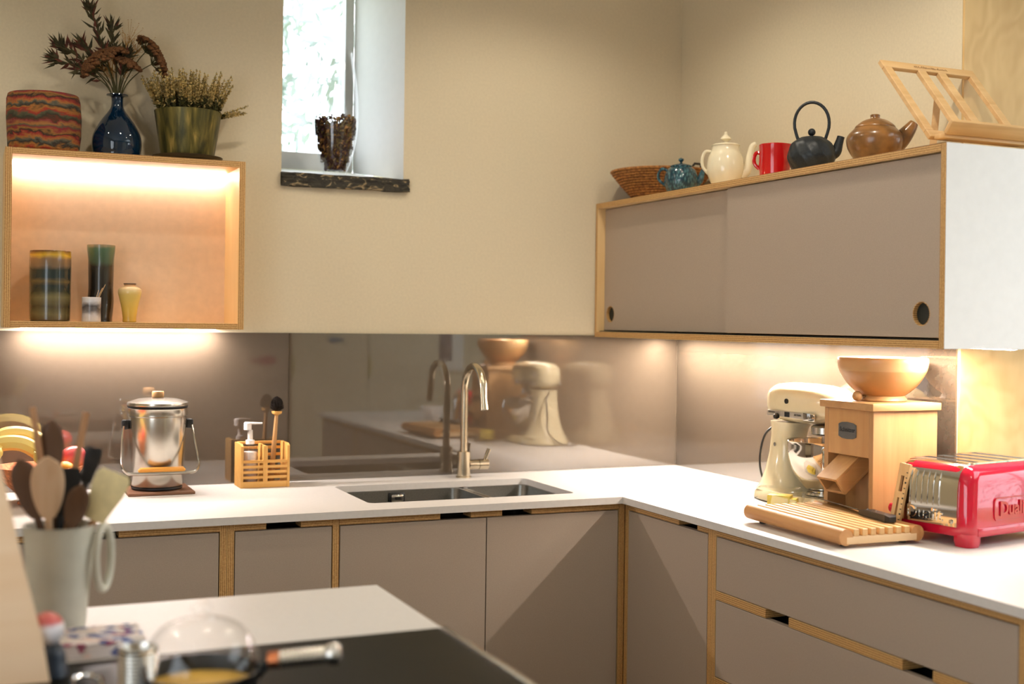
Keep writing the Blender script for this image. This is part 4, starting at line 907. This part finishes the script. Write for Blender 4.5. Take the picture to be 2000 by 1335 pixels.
# top plate with four slots running along y
tz = .1955; sl_x = [-.093, -.031, .031, .093]; sw, slh = .014, .075
topm = MB(); holes = [[(x - sw, -slh), (x + sw, -slh), (x + sw, slh), (x - sw, slh)] for x in sl_x]
topm.holed(rrect(-hl + .045, -hw + .032, hl - .045, hw - .032, .01, 4), holes, tz - .004, tz)
tpo = topm.build('top_plate', CHROME, t)
for x in sl_x: MB().box((x - sw, -slh, tz - .0045), (x + sw, slh, tz - .0025)).build('slot', DARK, tpo)
text('Dualit', .046, .0012, RED, t, Matrix(((1, 0, 0, -.005), (0, 0, -1, -hw - .0012), (0, 1, 0, .085), (0, 0, 0, 1))), 'embossed_lettering', bold=.0012)
fr_o = rrect(-.082, .058, .072, .114, .012, 4); fr_i = rrect(-.0795, .0605, .0695, .1115, .0105, 4)
MB().holed(fr_o, [fr_i], -hw - .0022, -hw + .002, 'y').build('emblem_frame', RED, t)
MB().tube([(-hl + .02, hw - .002, .065), (-hl + .02, hw + .012, .065)], [.012, .012], 14).build('dial', RED, t)
# wooden toast tongs leaning on the chrome side
t = thing('toast_tongs', 'pale wooden toast tongs with ruler marks leaning on the toaster', 'tongs', tuple(cr + V * .203 - U * .030), ua)
tg = MB().holed([(-.014, 0), (-.003, 0), (-.002, .1), (.004, .1), (.004, 0), (.014, 0), (.0155, .185), (-.0155, .185)], [[(-.005, .115), (.005, .115), (.005, .155), (-.005, .155)]], 0, .009, 'x')
tg.xf(Matrix.Rotation(radians(8), 4, 'Y') @ Matrix.Rotation(radians(6), 4, 'X')); tgo = tg.build('prongs', wood('pale tong wood', (204, 158, 98), (226, 188, 134), 'z', 50), t)
tk = MB()
for i in range(12): tk.box((-.0004, -.0140, .02 + i * .013), (0, -.0095, .0222 + i * .013 + (.002 if i % 3 == 0 else 0)))
tk.xf(Matrix.Rotation(radians(8), 4, 'Y') @ Matrix.Rotation(radians(6), 4, 'X')); tk.build('ruler_marks', BLACK, tgo)
tag(MB().lathe(sprof([(0, 0), (.028, 0), (.03, .004), (.055, .035), (.066, .07)], 4) + [(.063, .07), (.05, .034), (0, .008)], 40).build('china_bowl', mat('white china', (232, 230, 228), .2)), 'white china bowl at the open end of the right-hand worktop', 'bowl').location = (-.16, -2.18, H + .0005)

# ------------------------------------------------------------------ island with hob
t = thing('island_unit', 'taupe-fronted island unit under the hob', 'island', (-2.3, -2.1, 0))
MB().box((-2.98, -2.62, 0), (-1.672, -1.60, H - .0205)).build('carcass', TAUPE, t, True, 0)
MB().ply((-1.6715, -2.62, 0), (-1.66, -1.598, H - .0205), 'x').build('end_panel', [TAUPE, E_X], t, True, 0)
tag(MB().box((-3.0, -2.64, H - .02), (-1.65, -1.577, H), 0, .0015, 1).build('island_worktop', WORKTOP, at=(-2.3, -2.1, H - .02)), 'pale grey-white island worktop in the foreground', 'worktop')
t = thing('hob', 'black glass hob with a steel edge trim', 'hob', (-2.1, -2.26, H + .0005))
MB().box((-2.52, -2.58, H + .0005), (-1.6635, -1.960, H + .0060), 0, .001, 1).build('glass_top', mat('black hob glass', (18, 17, 13), .32, var=.02, spec=.06), t, True)
MB().box((-1.6630, -2.58, H + .0005), (-1.6515, -1.962, H + .0095), 0, .003, 2).build('edge_trim', STEEL, t, True)
HZ = H + .0065
# crock with ring handle and utensils
CK = (-2.250, -1.752, H + .0005)
t = thing('utensil_crock', 'sage-grey stoneware crock with a ring handle full of utensils', 'crock', CK)
CKM = mat('sage stoneware', (196, 194, 180), .3, var=.05, nscale=14, coat=.2)
MB().lathe(sprof([(0, 0), (.038, 0), (.042, .004), (.047, .06), (.052, .12), (.056, .172), (.058, .178)], 4) + [(.054, .178), (.051, .16), (.043, .05), (.036, .012), (0, .01)], 44).build('body', CKM, t)
rg = [(.0685 + .014 * cos(a), .02 * cos(a) - .012, .122 + .052 * sin(a)) for a in [2 * pi * k / 32 for k in range(32)]]
MB().tube(rg, .0065, 10, closed=True).build('ring_handle', CKM, t)
WS = wood('aged spoon wood', (150, 104, 66), (186, 140, 98), 'z', 60, .6); WDK = wood('dark spoon wood', (70, 46, 28), (104, 72, 46), 'z', 60, .6); WPL = wood('pale spoon wood', (196, 158, 122), (214, 184, 152), 'z', 60, .6)
def utensil(name, label, base, top, shape, m_, wid=.026, ln=.07, thick=.008):
    b0 = Vector(base) ; t0 = Vector(top); d = (t0 - b0).normalized(); q = MB()
    hs = b0.lerp(t0, 1 - ln / (t0 - b0).length)
    parts = thing(name, label, 'utensil', CK, group='utensils in the sage crock')
    q.tube([b0, hs], [.0055, .006], 8); q.build('handle', m_[0], parts)
    q = MB(); nrm_ = (CAM - Vector(CK) - t0); nrm_ = (nrm_ - d * nrm_.dot(d)).normalized(); s_ = d.cross(nrm_)
    rings = []
    for i in range(11):
        f_ = i / 10
        if shape == 'spoon': w_ = wid * sqrt(max(0, 1 - (2 * (f_ * .94 + .06) - 1.0) ** 2)) * (.75 + .35 * f_) if f_ < 1 else .002
        elif shape == 'spatula': w_ = wid * (.55 + .45 * min(1, f_ * 1.6)) if f_ < .95 else wid * .8
        else: w_ = wid * .4
        w_ = max(w_, .004); c = hs + (t0 - hs) * f_; dish = -nrm_ * (.006 * sin(pi * f_) if shape == 'spoon' else 0)
        rings.append([c + dish + s_ * w_ * cos(2 * pi * k / 10) + nrm_ * thick * .5 * sin(2 * pi * k / 10) * (.4 if shape == 'spatula' else 1) for k in range(10)])
    q.loft(rings); q.build({'spoon': 'spoon_bowl', 'spatula': 'blade', 'stick': 'tip'}[shape], m_[1], parts)
SIL = mat('cream silicone', (226, 210, 160), .5); SILB = mat('black silicone', (20, 20, 22), .5)
utensil('wooden_spoon', 'pale worn wooden spoon facing front in the crock', (-.01, .0, .012), (-.022, -.03, .292), 'spoon', [WPL, WPL], .028, .10)
utensil('wooden_spoon', 'dark wooden spoon at the left of the crock', (.02, .0, .012), (-.062, .01, .285), 'spoon', [WDK, WDK], .024, .1)
utensil('ladle', 'dark slotted wooden ladle standing tallest in the crock', (.0, .015, .012), (-.012, .035, .345), 'spoon', [WDK, WDK], .02, .09)
utensil('wooden_stick', 'slim upright wooden stick handle at the back of the crock', (.01, .02, .012), (-.042, .03, .368), 'stick', [WS, WS], .012, .05)
utensil('wooden_stick', 'slanting wooden stick leaning right in the crock', (-.02, .02, .012), (.042, .03, .358), 'stick', [WS, WS], .014, .09)
utensil('rubber_spatula', 'cream silicone spatula leaning right out of the crock', (-.02, -.01, .012), (.085, -.02, .262), 'spatula', [WS, SIL], .028, .085)
utensil('wooden_spoon', 'dark brown wooden spoon just left of the cream spatula', (-.02, -.02, .012), (.030, -.04, .245), 'spoon', [WDK, WDK], .02, .07)
utensil('black_spatula', 'black plastic spatula behind the dark spoon', (-.01, .02, .012), (.055, .02, .300), 'spatula', [SILB, SILB], .014, .06)
utensil('black_turner', 'black slotted turner low behind the pale spoon', (-.015, .0, .012), (.012, .02, .268), 'spatula', [SILB, SILB], .024, .08)
# chopping paddle at the left edge
q = MB().prism([(-.26, 0), (.065, 0), (.055, .06), (.030, .16), (.010, .25), (-.004, .315), (-.02, .335), (-.26, .335)], 0, .018, 'y')
q.xf(Matrix.Rotation(radians(-6), 4, 'X')); 
tag(q.build('chopping_board', wood('pale beech board', (222, 184, 144), (234, 204, 170), 'x', 30, .5)), 'pale beech chopping board standing at the left edge of the island', 'chopping board').location = (-2.345, -2.06, HZ + .0015)
# pepper pot, cloth, pan, canister, tongs
t = thing('pepper_pot', 'navy pepper pot with a round white and red top', 'pepper pot', (-2.279, -2.02, HZ + .0005))
MB().lathe(sprof([(0, 0), (.024, 0), (.026, .004), (.023, .02), (.021, .034), (.014, .044)], 4) + [(0, .044)], 28).build('body', mat('navy lacquer', (34, 44, 58), .35), t)
MB().ball((-.004, 0, .066), .0245, 22).build('round_top', bands('white and red top', 'z', [(0, (226, 222, 226)), (.62, (228, 222, 226)), (.74, (196, 84, 80)), (1, (206, 110, 100))], .3, .3, .01, .05, offset=-.84), t)
mc, N, L, bs = newmat('patterned cotton')
vz = N.new('ShaderNodeTexVoronoi'); vz.inputs['Scale'].default_value = 1; L.new(coords(N, L, (70, 70, 70)), vz.inputs['Vector'])
hs_ = N.new('ShaderNodeSeparateColor'); L.new(vz.outputs['Color'], hs_.inputs[0])
L.new(ramp(N, L, hs_.outputs[0], [(0, (222, 212, 210)), (.35, (206, 196, 190)), (.5, (78, 88, 140)), (.68, (128, 136, 176)), (.8, (226, 200, 190)), (.92, (150, 74, 100))], 'CONSTANT'), bs.inputs['Base Color']); bs.inputs['Roughness'].default_value = .9
q = MB()
for k in range(3): q.box((-.075 + .003 * k, -.06 + .002 * k, .0075 * k), (.072 - .002 * k, .062 - .003 * k, .0075 * k + .007), 0, .003)
tag(q.build('patterned_cloth', mc), 'folded blue and white patterned cloth in front of the crock', 'cloth').location = (-2.200, -1.868, H + .0005)
PN = (-2.098, -2.205, HZ)
t = thing('milk_pan', 'small dark saucepan with a glass lid and ribbed steel handle', 'saucepan', PN, radians(-20))
PNM = mat('black pan enamel', (20, 20, 19), .35)
MB().lathe([(0, 0), (.066, 0), (.074, .006), (.078, .036), (.08, .04), (.077, .04), (.073, .01), (0, .006)], 44).build('pan_body', PNM, t)
MB().lathe([(0, .018), (.0735, .018)], 36).build('custard', mat('yellow custard', (214, 168, 70), .5), t)
ldp = MB().lathe(sprof([(.0785, .0415), (.076, .060), (.055, .094), (.02, .108), (0, .110)], 4), 44).build('glass_lid', GLASS, t)
MB().lathe([(0, .110), (.006, .110), (.006, .114), (.014, .12), (.013, .128), (0, .13)], 20).build('lid_knob', GLASS, ldp)
MB().tube([(.074, 0, .030), (.09, 0, .05)], .007, 10).build('handle_root', PNM, t)
MB().tube([(.09, 0, .05), (.104, 0, .0515)], .0115, 14).build('ferrule', mat('copper', (196, 120, 80), .3, 1), t)
hp_ = [(.104 + i * .003, 0, .0515 + .0003 * i) for i in range(23)]
MB().tube(hp_, [.0125 if i % 2 else .0108 for i in range(23)], 14).tube([(.17, 0, .0585), (.178, 0, .059), (.184, 0, .0595), (.188, 0, .06)], [.014, .0155, .0145, .008], 14).build('ribbed_handle', STEEL, t)
rb = [(0, 0), (.026, 0), (.027, .002)]
for i in range(10): rb += [(.0275, .006 + i * .005), (.0262, .0085 + i * .005)]
tag(MB().lathe(rb + [(.027, .058), (.025, .06), (.024, .058), (.024, .006), (0, .005)], 32).build('steel_beaker', STEEL), 'ribbed steel beaker standing left of the saucepan', 'beaker').location = (-2.172, -2.14, HZ + .0005)
t = thing('steel_tongs', 'steel tongs with looped ends lying on the hob', 'tongs', (-2.235, -2.12, HZ + .0015))
for s_ in (-1, 1): MB().tube(spline([(s_ * .004, -.1, .004), (s_ * .016, -.03, .006), (s_ * .018, .03, .006), (s_ * .008, .052, .006), (0, .056, .006)], 5), .0035, 8).build('arm', CHROME, t)

# ------------------------------------------------------------------ rear of the room (seen in the splashback)
YR = -4.9
t = thing('tall_cupboard', 'tall taupe cupboard wall opposite the sink', 'cupboard', (-1.23, -5.2, 0))
MB().box((-2.22, -5.595, 0), (-.262, YR - .02, 2.4)).build('carcass', E_Z, t, True, 0)
for a, b_ in ((-2.215, -1.585), (-1.581, -.936), (-.932, -.266)):
    for z0, z1 in ((.1, .555), (.56, .975), (.98, 2.38)): MB().box((a, YR - .0195, z0), (b_, YR, z1), 0, .001, 1).build('door', TAUPE, t, True)
t = thing('birch_cupboard', 'tall birch plywood cupboard with green pull tabs', 'cupboard', (.33, -5.2, 0))
MB().box((-.245, -5.595, 0), (.895, YR - .02, 2.4)).build('carcass', BIRCH, t, True, 0)
PALE = wood('pale birch door', (206, 190, 160), (226, 212, 184), 'z', 8, .5); GRN = mat('olive pull', (150, 150, 84), .5)
for a, b_ in ((-.243, .330), (.334, .893)):
    dd = MB().box((a, YR - .0195, .1), (b_, YR, 2.38), 0, .001, 1).build('door', PALE, t, True)
    q = MB().prism([(a + .004 + .016 * sin(pi * k / 10), .99 + .19 * k / 10) for k in range(11)] , YR + .0005, YR + .006, 'y')
    hnd = q.build('pull_tab', GRN, dd); 
    for v_ in hnd.data.vertices: v_.co -= abspos(t)
def fish(x, z, s, m_, label, dirn):
    o = [(cos(2 * pi * k / 20) * .07 * s * dirn, sin(2 * pi * k / 20) * .036 * s) for k in range(20)]
    o2 = [(-.06 * s * dirn, .006 * s), (-.12 * s * dirn, .022 * s), (-.105 * s * dirn, 0), (-.12 * s * dirn, -.022 * s), (-.06 * s * dirn, -.006 * s)]
    f_ = thing('fish_magnet', label, 'magnet', (x, YR + .001, z)); MB().prism(o, 0, .006, 'y').build('body', m_, f_); MB().prism(o2, 0, .006, 'y').build('tail', m_, f_)
fish(-.425, 1.13, .95, mat('purple glaze', (150, 50, 80), .3), 'purple fish magnet on the taupe cupboard', 1)
fish(.07, 1.28, .6, mat('blue glaze', (70, 120, 150), .3), 'blue fish magnet on the birch cupboard', -1)
t = thing('framed_picture', 'framed print on the rear wall beside the birch cupboard', 'picture', (1.18, -5.597, 1.05))
MB().box((1.03, -5.599, 1.02), (1.36, -5.575, 1.45), 0, .002).build('frame', WHITE, t, True)
MB().box((1.08, -5.575, 1.10), (1.26, -5.573, 1.39)).build('print', mat('grey print', (120, 112, 118), .6, var=.4, nscale=14), t, True)
